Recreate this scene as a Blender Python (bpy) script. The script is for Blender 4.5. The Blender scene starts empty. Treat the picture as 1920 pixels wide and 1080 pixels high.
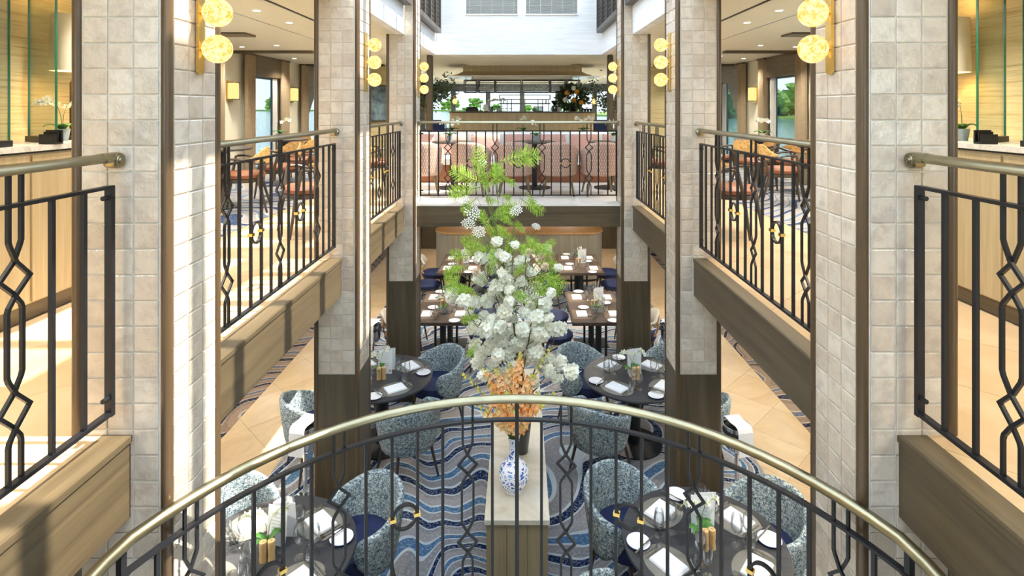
import bpy, bmesh, math, random
from math import sin, cos, pi, radians, sqrt, atan2
from mathutils import Vector, Matrix
random.seed(7)
SC = bpy.context.scene
COL = SC.collection
R = random.uniform
# ------------------------------------------------------------------ camera, sky, sun, exposure
CAMX, CAMZ, F = 0.02, 3.74, 1050.0
cam = bpy.data.cameras.new('camera'); camo = bpy.data.objects.new('camera', cam); COL.objects.link(camo)
camo.location = (CAMX, 0, CAMZ); camo.rotation_euler = (pi/2, 0, 0)
cam.sensor_width = 36; cam.lens = 36*F/1920; cam.shift_x = -15/1920; cam.shift_y = -337/1920
cam.clip_start = 0.05; cam.clip_end = 5000
SC.camera = camo
SC.view_settings.view_transform = 'Standard'; SC.view_settings.look = 'None'
SC.view_settings.gamma = 1; SC.view_settings.use_curve_mapping = False
SC.view_settings.exposure = 1.4
SC.cycles.use_denoising = True
SC.cycles.max_bounces = 8; SC.cycles.diffuse_bounces = 5; SC.cycles.glossy_bounces = 3
SC.cycles.transparent_max_bounces = 24; SC.cycles.transmission_bounces = 6
SC.cycles.caustics_reflective = False; SC.cycles.caustics_refractive = False
SC.cycles.sample_clamp_indirect = 6
SUN_SLOPE = 1.65
W = bpy.data.worlds.new('sky'); SC.world = W; W.use_nodes = True
nt = W.node_tree; bg = nt.nodes['Background']
tc = nt.nodes.new('ShaderNodeTexCoord'); sp = nt.nodes.new('ShaderNodeSeparateXYZ'); rp = nt.nodes.new('ShaderNodeValToRGB')
nt.links.new(tc.outputs['Generated'], sp.inputs[0]); nt.links.new(sp.outputs['Z'], rp.inputs[0]); nt.links.new(rp.outputs[0], bg.inputs[0])
rp.color_ramp.elements[0].position = 0.0; rp.color_ramp.elements[0].color = (0.86, 0.93, 1.0, 1)
rp.color_ramp.elements[1].position = 0.6; rp.color_ramp.elements[1].color = (0.62, 0.79, 1.0, 1)
bg.inputs[1].default_value = 2.1
sun = bpy.data.lights.new('sun', 'SUN'); suno = bpy.data.objects.new('sun', sun); COL.objects.link(suno)
sun.energy = 6.0; sun.angle = radians(0.6); sun.color = (1.0, 0.95, 0.84)
suno.location = (12, 4, 20); suno.rotation_euler = Vector((-1, 0, -SUN_SLOPE)).to_track_quat('-Z', 'Y').to_euler()

# ------------------------------------------------------------------ mesh builder
class MB:
    def __init__(s): s.v = []; s.f = []; s.m = []
    def add(s, vs, fs, mi=0):
        o = len(s.v); s.v += [tuple(p) for p in vs]
        s.f += [tuple(i+o for i in f) for f in fs]; s.m += [mi]*len(fs); return s
    def box(s, x0, x1, y0, y1, z0, z1, mi=0):
        vs = [(x0,y0,z0),(x1,y0,z0),(x1,y1,z0),(x0,y1,z0),(x0,y0,z1),(x1,y0,z1),(x1,y1,z1),(x0,y1,z1)]
        return s.add(vs, [(0,3,2,1),(4,5,6,7),(0,1,5,4),(1,2,6,5),(2,3,7,6),(3,0,4,7)], mi)
    def cbox(s, c, sz, rz=0, mi=0, M=None):
        hx, hy, hz = sz[0]/2, sz[1]/2, sz[2]/2
        m = Matrix.Translation(c) @ Matrix.Rotation(rz, 4, 'Z') @ (M or Matrix())
        vs = [m @ Vector(p) for p in [(-hx,-hy,-hz),(hx,-hy,-hz),(hx,hy,-hz),(-hx,hy,-hz),(-hx,-hy,hz),(hx,-hy,hz),(hx,hy,hz),(-hx,hy,hz)]]
        return s.add(vs, [(0,3,2,1),(4,5,6,7),(0,1,5,4),(1,2,6,5),(2,3,7,6),(3,0,4,7)], mi)
    def rbox(s, x0, x1, y0, y1, z0, z1, r=0.01, mi=0):          # box with chamfered vertical + top edges
        p = [(x0+r,y0),(x1-r,y0),(x1,y0+r),(x1,y1-r),(x1-r,y1),(x0+r,y1),(x0,y1-r),(x0,y0+r)]
        q = [(min(max(x,x0+r),x1-r), min(max(y,y0+r),y1-r)) for x, y in p]
        rings = [[(x,y,z0) for x,y in p], [(x,y,z1-r) for x,y in p], [(x+(a-x)*.7,y+(b-y)*.7,z1-r*.3) for (x,y),(a,b) in zip(p,q)], [(a*1.0,b*1.0,z1) for (a,b) in [(x+(a-x)*1,y+(b-y)*1) for (x,y),(a,b) in zip(p,q)]]]
        return s.rings(rings, cap=True, mi=mi)
    def rings(s, rings, cap=False, closed=True, mi=0, loop=False):
        o = len(s.v); n = len(rings[0])
        for r_ in rings: s.v += [tuple(p) for p in r_]
        m = n if closed else n-1; k = len(rings)
        for i in range(k if loop else k-1):
            for j in range(m):
                a = o+i*n+j; b = o+i*n+(j+1) % n; i2 = (i+1) % k
                s.f.append((a, b, o+i2*n+(j+1) % n, o+i2*n+j)); s.m.append(mi)
        if cap:
            s.f.append(tuple(o+j for j in reversed(range(n)))); s.m.append(mi)
            s.f.append(tuple(o+(k-1)*n+j for j in range(n))); s.m.append(mi)
        return s
    def lathe(s, prof, n=20, c=(0,0,0), cap=True, mi=0, axis='z', sx=1, sy=1):
        rr = []
        for r_, z in prof:
            ring = []
            for j in range(n):
                a = 2*pi*j/n; p = (r_*cos(a)*sx, r_*sin(a)*sy, z)
                if axis == 'x': p = (z, r_*cos(a), r_*sin(a))
                if axis == 'y': p = (r_*sin(a), z, r_*cos(a))
                ring.append((p[0]+c[0], p[1]+c[1], p[2]+c[2]))
            rr.append(ring)
        return s.rings(rr, cap=cap, mi=mi)
    def cyl(s, c, r_, z0, z1, n=16, mi=0, r2=None):
        return s.lathe([(r_, z0), (r_ if r2 is None else r2, z1)], n, (c[0], c[1], 0), mi=mi)
    def ball(s, c, r_, nu=12, nv=8, mi=0):
        rx, ry, rz = r_ if isinstance(r_, tuple) else (r_, r_, r_)
        rr = [[(c[0]+rx*sin(pi*i/nv)*cos(2*pi*j/nu), c[1]+ry*sin(pi*i/nv)*sin(2*pi*j/nu), c[2]-rz*cos(pi*i/nv)) for j in range(nu)] for i in range(1, nv)]
        o = len(s.v); s.rings(rr, mi=mi); k = len(s.v)
        s.v += [(c[0], c[1], c[2]-rz), (c[0], c[1], c[2]+rz)]
        for j in range(nu):
            s.f.append((k, o+(j+1) % nu, o+j)); s.f.append((k+1, o+(nv-2)*nu+j, o+(nv-2)*nu+(j+1) % nu)); s.m += [mi, mi]
        return s
    def tube(s, pts, r_, n=6, mi=0, cap=True):
        pts = [Vector(p) for p in pts]; rr = []
        for i, p in enumerate(pts):
            t = (pts[min(i+1, len(pts)-1)]-pts[max(i-1, 0)]).normalized()
            up = Vector((0,0,1)) if abs(t.z) < .9 else Vector((0,1,0))
            a = t.cross(up).normalized(); b = a.cross(t)
            q = r_[i] if isinstance(r_, (list, tuple)) else r_
            rr.append([p+(a*cos(2*pi*j/n)+b*sin(2*pi*j/n))*q for j in range(n)])
        return s.rings(rr, cap=cap, mi=mi)
    def sweep(s, pts, prof, N=(0,0,1), mi=0, loop=False):          # profile (side, along N) swept with mitred corners
        pts = [Vector(p) for p in pts]; N = Vector(N).normalized(); rr = []; k = len(pts)
        for i, p in enumerate(pts):
            if loop: t0 = (p-pts[i-1]).normalized(); t1 = (pts[(i+1) % k]-p).normalized()
            else:
                t1 = (pts[i+1]-p).normalized() if i < k-1 else (p-pts[i-1]).normalized()
                t0 = (p-pts[i-1]).normalized() if i else t1
            t = (t0+t1).normalized(); sd = t.cross(N).normalized(); sc = 1/max(.5, t.dot(t1))
            rr.append([p+sd*a*sc+N*b for a, b in prof])
        return s.rings(rr, cap=not loop, mi=mi, loop=loop)
    def bar(s, p0, p1, w, d, N=(0,0,1), mi=0):
        h, k = w/2, d/2
        return s.sweep([p0, p1], [(-h,-k),(h,-k),(h,k),(-h,k)], N, mi)
    def prism(s, poly, z0, z1, mi=0):
        return s.rings([[(x, y, z0) for x, y in poly], [(x, y, z1) for x, y in poly]], cap=True, mi=mi)
    def xform(s, M):
        s.v = [tuple(M @ Vector(p)) for p in s.v]; return s

def obj(name, mb, mat, parent=None, smooth=False, org=None):
    me = bpy.data.meshes.new(name)
    if org is not None: mb.v = [(x-org[0], y-org[1], z-org[2]) for x, y, z in mb.v]
    me.from_pydata(mb.v, [], mb.f)
    mats = mat if isinstance(mat, (list, tuple)) else [mat]
    for m in mats: me.materials.append(m)
    if len(mats) > 1: me.polygons.foreach_set('material_index', mb.m)
    if smooth:
        me.polygons.foreach_set('use_smooth', [True]*len(me.polygons))
        me.set_sharp_from_angle(angle=radians(38 if smooth is True else smooth))
    me.update()
    bm = bmesh.new(); bm.from_mesh(me); bmesh.ops.recalc_face_normals(bm, faces=bm.faces); bm.to_mesh(me); bm.free()
    o = bpy.data.objects.new(name, me); COL.objects.link(o)
    if parent is not None: o.parent = parent
    return o
def inst(name, me, parent, M):
    o = bpy.data.objects.new(name, me); COL.objects.link(o); o.parent = parent; o.matrix_local = M; return o
def tag(o, label=None, cat=None, group=None, kind=None):
    if label: o['label'] = label
    if cat: o['category'] = cat
    if group: o['group'] = group
    if kind: o['kind'] = kind
    return o
def thing(name, label, cat, loc=(0,0,0), rz=0, group=None):
    o = bpy.data.objects.new(name, None); COL.objects.link(o); o.empty_display_size = .1
    o.location = loc; o.rotation_euler = (0,0,rz); return tag(o, label, cat, group)
def struct(name, mb, mat, smooth=False): return tag(obj(name, mb, mat, None, smooth), kind='structure')
KIDS = {}
def dup(root, loc, rz=0, label=None, group=None, sc=1):
    def cp(o, par):
        c = o.copy(); COL.objects.link(c)
        if par is not None: c.parent = par
        for ch in o.children: cp(ch, c)
        return c
    r = cp(root, None); r.location = loc; r.rotation_euler = (0,0,rz); r.scale = (sc,sc,sc)
    if label: r['label'] = label
    if group: r['group'] = group
    return r
PROTOS = []
def proto(o): PROTOS.append(o); return o
def drop_protos():
    def rm(o):
        for c in list(o.children): rm(c)
        bpy.data.objects.remove(o)
    for p in PROTOS: rm(p)

# ------------------------------------------------------------------ materials
class NT:
    def __init__(s, name):
        s.m = bpy.data.materials.new(name); s.m.use_nodes = True; s.t = s.m.node_tree
        s.p = s.t.nodes['Principled BSDF']; s.out = s.t.nodes['Material Output']
    def n(s, k, **kw):
        nd = s.t.nodes.new('ShaderNode'+k)
        for a, v in kw.items(): setattr(nd, a, v)
        return nd
    def l(s, a, b): s.t.links.new(a, b)
    def coord(s, scale=(1,1,1), kind='Object', rot=(0,0,0)):
        t = s.n('TexCoord'); mp = s.n('Mapping'); mp.inputs['Scale'].default_value = scale; mp.inputs['Rotation'].default_value = rot
        s.l(t.outputs[kind], mp.inputs[0]); return mp.outputs[0]
    def noise(s, vec, scale, detail=3, rough=.55, dist=0):
        n = s.n('TexNoise'); n.inputs['Scale'].default_value = scale; n.inputs['Detail'].default_value = detail
        n.inputs['Roughness'].default_value = rough; n.inputs['Distortion'].default_value = dist
        if vec is not None: s.l(vec, n.inputs['Vector'])
        return n.outputs[0]
    def ramp(s, fac, stops, interp='LINEAR'):
        r_ = s.n('ValToRGB'); e = r_.color_ramp; e.interpolation = interp
        while len(e.elements) < len(stops): e.elements.new(.5)
        for el, (p, c) in zip(e.elements, stops): el.position = p; el.color = (*c, 1)
        s.l(fac, r_.inputs[0]); return r_.outputs[0]
    def math(s, op, a, b=None):
        n = s.n('Math', operation=op)
        for i, q in enumerate((a, b)):
            if q is None: continue
            if isinstance(q, (int, float)): n.inputs[i].default_value = q
            else: s.l(q, n.inputs[i])
        return n.outputs[0]
    def mix(s, fac, a, b, bt='MIX'):
        n = s.n('MixRGB', blend_type=bt)
        for i, q in enumerate((fac, a, b)):
            if isinstance(q, (int, float)): n.inputs[i].default_value = q
            elif isinstance(q, tuple): n.inputs[i].default_value = (*q, 1)
            else: s.l(q, n.inputs[i])
        return n.outputs[0]
    def base(s, c, rough=.5, metal=0, spec=None):
        if isinstance(c, tuple): s.p.inputs['Base Color'].default_value = (*c, 1)
        else: s.l(c, s.p.inputs['Base Color'])
        s.p.inputs['Roughness'].default_value = rough; s.p.inputs['Metallic'].default_value = metal
        if spec is not None: s.p.inputs['Specular IOR Level'].default_value = spec
        return s
    def bump(s, h, strength=.2, dist=.01):
        b = s.n('Bump'); b.inputs['Strength'].default_value = strength; b.inputs['Distance'].default_value = dist
        s.l(h, b.inputs['Height']); s.l(b.outputs[0], s.p.inputs['Normal']); return s
def plain(name, c, rough=.5, metal=0, var=.08, sc=8, spec=None):
    t = NT(name); f = t.noise(t.coord(), sc, 3)
    d = tuple(max(0, q*(1-var)) for q in c); u = tuple(min(1, q*(1+var)) for q in c)
    return t.base(t.ramp(f, [(.3, d), (.7, u)]), rough, metal, spec).m
def wood(name, c1, c2, axis='y', sc=1.0, rough=.42):
    t = NT(name); s_ = [14*sc]*3; s_['xyz'.index(axis)] = .7*sc
    f = t.noise(t.coord(tuple(s_)), 1, 5, .62, .6)
    s2 = [70*sc]*3; s2['xyz'.index(axis)] = 2*sc
    g = t.noise(t.coord(tuple(s2)), 1, 2)
    c = t.ramp(f, [(.25, c1), (.5, tuple((a+b)/2 for a, b in zip(c1, c2))), (.75, c2)])
    d = t.mix(t.math('MULTIPLY', g, .45), c, tuple(q*.45 for q in c1))
    return t.base(d, rough).bump(g, .12, .004).m
def emit(name, c, strength, c2=None, sc=20):
    t = NT(name); e = t.n('Emission'); e.inputs[1].default_value = strength
    if c2: t.l(t.ramp(t.noise(t.coord(), sc, 4, .7, 1.0), [(.38, c), (.62, c2)]), e.inputs[0])
    else: e.inputs[0].default_value = (*c, 1)
    t.l(e.outputs[0], t.out.inputs[0]); return t.m
def glass(name, tint=(.97,.985,.98), refl=.9, base=.03, ro=.02):
    t = NT(name); tr = t.n('BsdfTransparent'); gl = t.n('BsdfGlossy'); gl.inputs['Roughness'].default_value = ro
    tr.inputs[0].default_value = (*tint, 1); lw = t.n('LayerWeight'); lw.inputs[0].default_value = .25
    f = t.math('ADD', t.math('MULTIPLY', lw.outputs['Fresnel'], refl), base)
    mx = t.n('MixShader'); t.l(f, mx.inputs[0]); t.l(tr.outputs[0], mx.inputs[1]); t.l(gl.outputs[0], mx.inputs[2]); t.l(mx.outputs[0], t.out.inputs[0])
    return t.m

def tile_mat():
    t = NT('glazed_zellige_tile'); oi = t.n('ObjectInfo'); v = t.coord()
    add = t.n('VectorMath', operation='ADD'); t.l(v, add.inputs[0])
    cm = t.n('CombineXYZ'); m1 = t.math('MULTIPLY', oi.outputs['Random'], 37.0); t.l(m1, cm.inputs[0]); t.l(m1, cm.inputs[1]); t.l(cm.outputs[0], add.inputs[1])
    n1 = t.noise(add.outputs[0], 14, 4, .6); n2 = t.noise(add.outputs[0], 30, 3, .6)
    b = t.ramp(oi.outputs['Random'], [(0, (.58,.48,.375)), (.35, (.64,.55,.44)), (.7, (.68,.60,.50)), (.88, (.53,.44,.34)), (1, (.62,.54,.45))])
    c = t.mix(t.ramp(n1, [(.45, (0,0,0)), (.75, (.75,.75,.75))]), b, (.40,.33,.27))
    t.base(c, .13); t.bump(n2, .38, .012); return t.m
def carpet_mat(name, cols, seed, fy=1.8, ns=.52, amp=8.0):
    t = NT(name); v = t.coord((1,1,1)); mp = t.coord((1,.8,1)); 
    ad = t.n('VectorMath', operation='ADD'); t.l(mp, ad.inputs[0]); ad.inputs[1].default_value = (seed, seed*1.7, 0)
    n = t.noise(ad.outputs[0], ns, 1.6, .42, .9); sx = t.n('SeparateXYZ'); t.l(v, sx.inputs[0])
    h = t.math('ADD', t.math('MULTIPLY', n, amp), t.math('ADD', t.math('MULTIPLY', sx.outputs[1], fy), t.math('MULTIPLY', sx.outputs[0], -.7)))
    fr = t.math('FRACT', h)
    na, bl, li, gr, ta = cols
    c = t.ramp(fr, [(0, na), (.17, na), (.175, li), (.225, li), (.23, gr), (.43, gr), (.435, li), (.47, li), (.475, bl), (.62, bl), (.625, li), (.665, li), (.67, ta), (.86, ta), (.865, gr), (.96, gr), (.965, li)], 'CONSTANT')
    sp = t.noise(v, 260, 2, .7); sp2 = t.noise(v, 45, 3, .7)
    c = t.mix(t.ramp(sp2, [(.5, (0,0,0)), (.62, (.35,.35,.35))]), c, li)
    c = t.mix(1, c, t.ramp(sp, [(.3, (.72,.72,.72)), (.7, (1.12,1.12,1.12))]), 'MULTIPLY')
    t.base(c, .95, spec=.1); t.bump(sp, .5, .006); return t.m
def tweed_mat():
    t = NT('blue_grey_tweed')
    a = t.noise(t.coord((34,34,170)), 1, 2, .6); b = t.noise(t.coord((190,190,22)), 1, 2, .6); c = t.noise(t.coord(), 55, 3, .75)
    f = t.math('ADD', t.math('MULTIPLY', a, .4), t.math('ADD', t.math('MULTIPLY', b, .35), t.math('MULTIPLY', c, .3)))
    col = t.ramp(f, [(.42, (.035,.065,.095)), (.49, (.13,.18,.21)), (.55, (.36,.42,.42)), (.64, (.72,.76,.72))])
    return t.base(col, .95, spec=.1).bump(f, .5, .006).m
def chevron_mat():
    t = NT('pink_diamond_weave'); tcn = t.n('TexCoord'); sx = t.n('SeparateXYZ'); t.l(tcn.outputs['Object'], sx.inputs[0])
    at = t.math('ARCTAN2', sx.outputs[0], t.math('MULTIPLY', sx.outputs[1], -1.0)); u = t.math('MULTIPLY', at, 4.6); z = t.math('MULTIPLY', sx.outputs[2], 11)
    p = t.math('PINGPONG', u, .5); q = t.math('FRACT', t.math('ADD', z, t.math('MULTIPLY', p, 2.0)))
    q2 = t.math('FRACT', t.math('SUBTRACT', z, t.math('MULTIPLY', p, 2.0)))
    f = t.math('MAXIMUM', t.math('LESS_THAN', q, .3), t.math('LESS_THAN', q2, .3))
    c = t.mix(f, (.62,.39,.30), (.24,.15,.11)); n = t.noise(tcn.outputs['Object'], 160, 2)
    c = t.mix(t.math('MULTIPLY', n, .4), c, (.85,.66,.55))
    return t.base(c, .9, spec=.1).bump(n, .3, .004).m
def weave_mat():
    t = NT('tan_woven_cane'); a = t.noise(t.coord((20,20,160)), 1, 2, .6); b = t.noise(t.coord((150,150,30)), 1, 2, .6)
    f = t.math('ADD', t.math('MULTIPLY', a, .5), t.math('MULTIPLY', b, .5))
    return t.base(t.ramp(f, [(.4, (.28,.15,.045)), (.5, (.55,.33,.11)), (.6, (.75,.52,.22))]), .75).bump(f, .5, .006).m
def stone_mat(name, a, b, c, rough=.25, sc=1.2):
    t = NT(name); v = t.coord(); n = t.noise(v, sc, 6, .62, 1.2); n2 = t.noise(v, sc*3.3, 5, .7, 2.2)
    col = t.ramp(n, [(.3, a), (.5, b), (.7, c)]); col = t.mix(t.ramp(n2, [(.5, (0,0,0)), (.75, (.4,.4,.4))]), col, tuple(q*.72 for q in b))
    return t.base(col, rough).m
def trav_mat():
    t = NT('travertine_tile'); oi = t.n('ObjectInfo'); tcn = t.n('TexCoord'); g = t.n('NewGeometry')
    n = t.noise(g.outputs['Position'], 1.6, 6, .65, 1.4); n2 = t.noise(g.outputs['Position'], 7, 5, .7, 1)
    c = t.ramp(n, [(.25, (.42,.275,.14)), (.5, (.54,.385,.215)), (.75, (.63,.485,.305))])
    c = t.mix(t.math('MULTIPLY', n2, .35), c, (.43,.29,.15)); c = t.mix(t.math('MULTIPLY', oi.outputs['Random'], .16), c, (.9,.75,.55))
    return t.base(c, .28).m
def petal_mat(name, a, b, sc, tr=.3):
    t = NT(name); c = t.ramp(t.noise(t.coord(), sc, 3), [(.35, a), (.65, b)]); d = t.n('BsdfDiffuse'); x = t.n('BsdfTranslucent'); mx = t.n('MixShader'); mx.inputs[0].default_value = tr
    t.l(c, d.inputs[0]); t.l(c, x.inputs[0]); t.l(d.outputs[0], mx.inputs[1]); t.l(x.outputs[0], mx.inputs[2]); t.l(mx.outputs[0], t.out.inputs[0]); return t.m
def grass_mat():
    t = NT('grasscloth_wallpaper'); a = t.noise(t.coord((1.2,1.2,60)), 1, 5, .7); b = t.noise(t.coord((5,5,200)), 1, 2)
    f = t.math('ADD', t.math('MULTIPLY', a, .7), t.math('MULTIPLY', b, .3))
    return t.base(t.ramp(f, [(.34, (.26,.20,.085)), (.47, (.52,.45,.24)), (.65, (.62,.55,.33))]), .7).m
def porcelain_mat():
    t = NT('blue_and_white_porcelain'); v = t.coord(); vo = t.n('TexVoronoi', feature='DISTANCE_TO_EDGE'); vo.inputs['Scale'].default_value = 22
    t.l(v, vo.inputs['Vector']); n = t.noise(v, 26, 3, .6, 3.0); n2 = t.noise(v, 11, 3, .6, 1.5)
    f = t.math('MULTIPLY', t.math('GREATER_THAN', n, .49), t.math('GREATER_THAN', vo.outputs[0], .1))
    c = t.mix(f, (.86,.88,.92), (.03,.11,.45)); c = t.mix(t.math('GREATER_THAN', n2, .62), c, (.2,.38,.75))
    return t.base(c, .08).m
def linen_wall():
    t = NT('white_slub_wallcovering'); a = t.noise(t.coord((2.5,2.5,70)), 1, 5, .7)
    return t.base(t.ramp(a, [(.35, (.72,.74,.75)), (.6, (.86,.87,.87))]), .8).bump(a, .15, .004).m
def water_mat():
    t = NT('river_water'); v = t.coord(); n = t.noise(v, .35, 4, .6); t.base((.13,.25,.27), .12); t.bump(n, .6, .3); return t.m
def leafy(name, a, b, sc=9):
    t = NT(name); n = t.noise(t.coord(), sc, 4, .7); return t.base(t.ramp(n, [(.35, a), (.65, b)]), .6).m
M = dict(
 tile=tile_mat(), tweed=tweed_mat(), chevron=chevron_mat(), weave=weave_mat(), trav=trav_mat(), grass=grass_mat(), porcelain=porcelain_mat(),
 linen=linen_wall(), water=water_mat(),
 walnut=wood('dark_walnut', (.062,.044,.023), (.165,.12,.064), 'y', 1, .4), walnut_z=wood('dark_walnut_upright', (.05,.036,.019), (.135,.098,.053), 'z', 1, .4),
 walnut_x=wood('dark_walnut_crosswise', (.068,.05,.028), (.175,.13,.074), 'x', 1, .4),
 trim=wood('bronzed_wood_trim', (.075,.045,.022), (.15,.095,.048), 'z', 1, .3),
 oak=wood('pale_oak', (.46,.35,.19), (.62,.50,.30), 'z', 1.2, .45), oak_lit=wood('warm_lit_oak', (.55,.28,.09), (.7,.42,.17), 'z', 1, .45), oak_plinth=wood('olive_oak', (.25,.19,.10), (.42,.34,.20), 'z', .8, .45), oak_grey=wood('grey_oak', (.30,.25,.17), (.44,.38,.28), 'z', 1.1, .45),  # oak_lit is oak with warm lamplight put into its colour
 chairwood=wood('dark_chair_wood', (.04,.026,.016), (.085,.058,.035), 'z', 2, .4), bronze_leg=wood('bronze_leg_wood', (.13,.09,.045), (.22,.16,.08), 'z', 2, .4),
 iron=plain('black_wrought_iron', (.010,.010,.012), .38, 0, .2, spec=.35), brass=plain('aged_brass_rail', (.33,.29,.185), .3, 1, .1), bright=plain('satin_brass', (.78,.55,.17), .25, 1, .05),
 steel=plain('polished_steel', (.75,.75,.75), .12, 1, .04), cutlery=plain('cutlery_steel', (.7,.69,.66), .15, 1, .03),
 globe=emit('marbled_glass_globe', (1,.82,.42), .66, (1,.40,.05), 46), shade=emit('warm_lamp_shade', (1,.60,.22), .6), downlight=emit('downlight_lens', (1,.95,.85), 4),
 ceil=plain('cream_ceiling', (.70,.68,.56), .7, 0, .02), ceilwhite=plain('white_paint', (.84,.84,.82), .6, 0, .02), gloss=plain('white_gloss_soffit', (.8,.82,.82), .15, 0, .02),
 grout=plain('pale_grout', (.74,.70,.62), .8, 0, .04), whitestone=stone_mat('white_marble_floor', (.74,.70,.63), (.80,.77,.71), (.84,.82,.78), .2),
 marble=stone_mat('grey_beige_marble', (.45,.40,.30), (.60,.55,.45), (.68,.65,.57), .18, 2.5), counter=stone_mat('speckled_counter_stone', (.5,.47,.42), (.68,.65,.58), (.8,.77,.7), .3, 18),
 carpet=carpet_mat('wave_carpet_blue', ((.010,.022,.075), (.07,.16,.29), (.56,.60,.62), (.27,.25,.25), (.34,.31,.31)), 3.1),
 carpet2=carpet_mat('wave_carpet_brown', ((.015,.018,.04), (.10,.12,.17), (.42,.36,.30), (.24,.16,.11), (.30,.21,.15)), 8.3),
 carpet3=carpet_mat('wave_carpet_upper', ((.025,.05,.13), (.14,.19,.28), (.40,.40,.40), (.32,.30,.29), (.36,.33,.31)), 12.6),
 navy=plain('navy_velvet', (.008,.016,.07), .8, 0, .25, 12), tabletop=wood('slate_stained_tabletop', (.035,.036,.042), (.075,.072,.075), 'x', 1, .3),
 tabledark=wood('dark_brown_tabletop', (.06,.042,.033), (.115,.083,.063), 'y', 1, .35), black=plain('black_metal', (.008,.008,.009), .4, 0, .2),
 mat=plain('grey_leather_placemat', (.20,.185,.155), .6, 0, .06), matb=plain('brown_leather_placemat', (.14,.095,.065), .6, 0, .06), linenw=plain('white_napkin', (.85,.85,.86), .85, 0, .04, 60), plate=plain('white_porcelain', (.85,.84,.82), .12, 0, .02),
 platerim=plain('blue_plate_rim', (.03,.05,.22), .15), beech=plain('pale_turned_beech', (.62,.40,.17), .45, 0, .12, 14), paper=plain('white_card', (.82,.83,.83), .6, 0, .02), print=plain('faint_grey_print', (.55,.57,.58), .7), gold=plain('gold_print', (.6,.4,.08), .4),
 pot=plain('blue_grey_pot', (.30,.36,.37), .5), white_pot=plain('white_pot', (.7,.7,.68), .4), petal=petal_mat('white_petal', (.88,.89,.76), (.95,.95,.9), 30), petal2=plain('cream_rose_petal', (.86,.72,.58), .6, 0, .06, 40), core=plain('green_yellow_flower_eye', (.62,.62,.10), .6),
 orange=petal_mat('orange_peach_petal', (.95,.42,.12), (.98,.74,.42), 14),  peach=petal_mat('yellow_peach_petal', (.96,.60,.22), (.98,.82,.52), 14), ygreen=leafy('yellow_green_bud', (.45,.45,.06), (.70,.62,.16), 20), leaf=leafy('orchid_leaf', (.03,.11,.015), (.08,.22,.03)), fern=petal_mat('bright_fern', (.20,.40,.03), (.55,.72,.14), 9, .4), twig=plain('brown_twig', (.13,.09,.045), .8), stem=leafy('green_stem', (.10,.17,.03), (.2,.3,.06)),
 olive=leafy('olive_leaf', (.02,.04,.012), (.09,.12,.05), 7), bark=plain('olive_bark', (.22,.16,.08), .85, 0, .3), terr=leafy('orange_protea', (.55,.22,.01), (.85,.45,.03), 30),
 glass=glass('clear_stemware', (.985,.99,.99), .5, .05, .05), pane=glass('window_pane', (.52,.55,.545), .3, .02), screen=glass('clear_screen_glass', (.93,.97,.95), .4, .02), gedge=plain('green_glass_edge', (.02,.16,.09), .1), curtain=plain('taupe_curtain', (.33,.26,.17), .85, 0, .1, 30), sheer=plain('grey_sheer_curtain', (.5,.5,.48), .8, 0, .06, 40),
 rust=plain('rust_leather', (.21,.07,.025), .5, 0, .15), pink=plain('pink_weave', (.46,.26,.21), .9, 0, .12, 70), bench=plain('white_bench_back', (.8,.8,.78), .5, 0, .02), cream=plain('cream_upholstery', (.55,.50,.42), .8, 0, .06), padback=plain('tan_back_veneer', (.34,.21,.11), .45, 0, .12), frame=plain('dark_window_frame', (.12,.14,.16), .4),
 bluepot=plain('dark_planter', (.03,.035,.04), .3), lattice=plain('dark_bronze_lattice', (.07,.06,.05), .45), backlit_fab=plain('backlit_cream_screen', (.75,.68,.5), .8), unlit_fab=plain('unlit_grey_screen', (.28,.29,.30), .8), blind=plain('grey_blind_slat', (.30,.31,.29), .5), canvas=leafy('abstract_painting', (.02,.04,.08), (.2,.3,.35), 5),
 bank=leafy('river_bank_grass', (.2,.34,.06), (.42,.55,.12), .2), tree=leafy('bank_tree', (.08,.2,.03), (.28,.45,.08), .6), lampcloth=plain('ivory_lamp_shade', (.82,.74,.58), .8))

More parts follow.
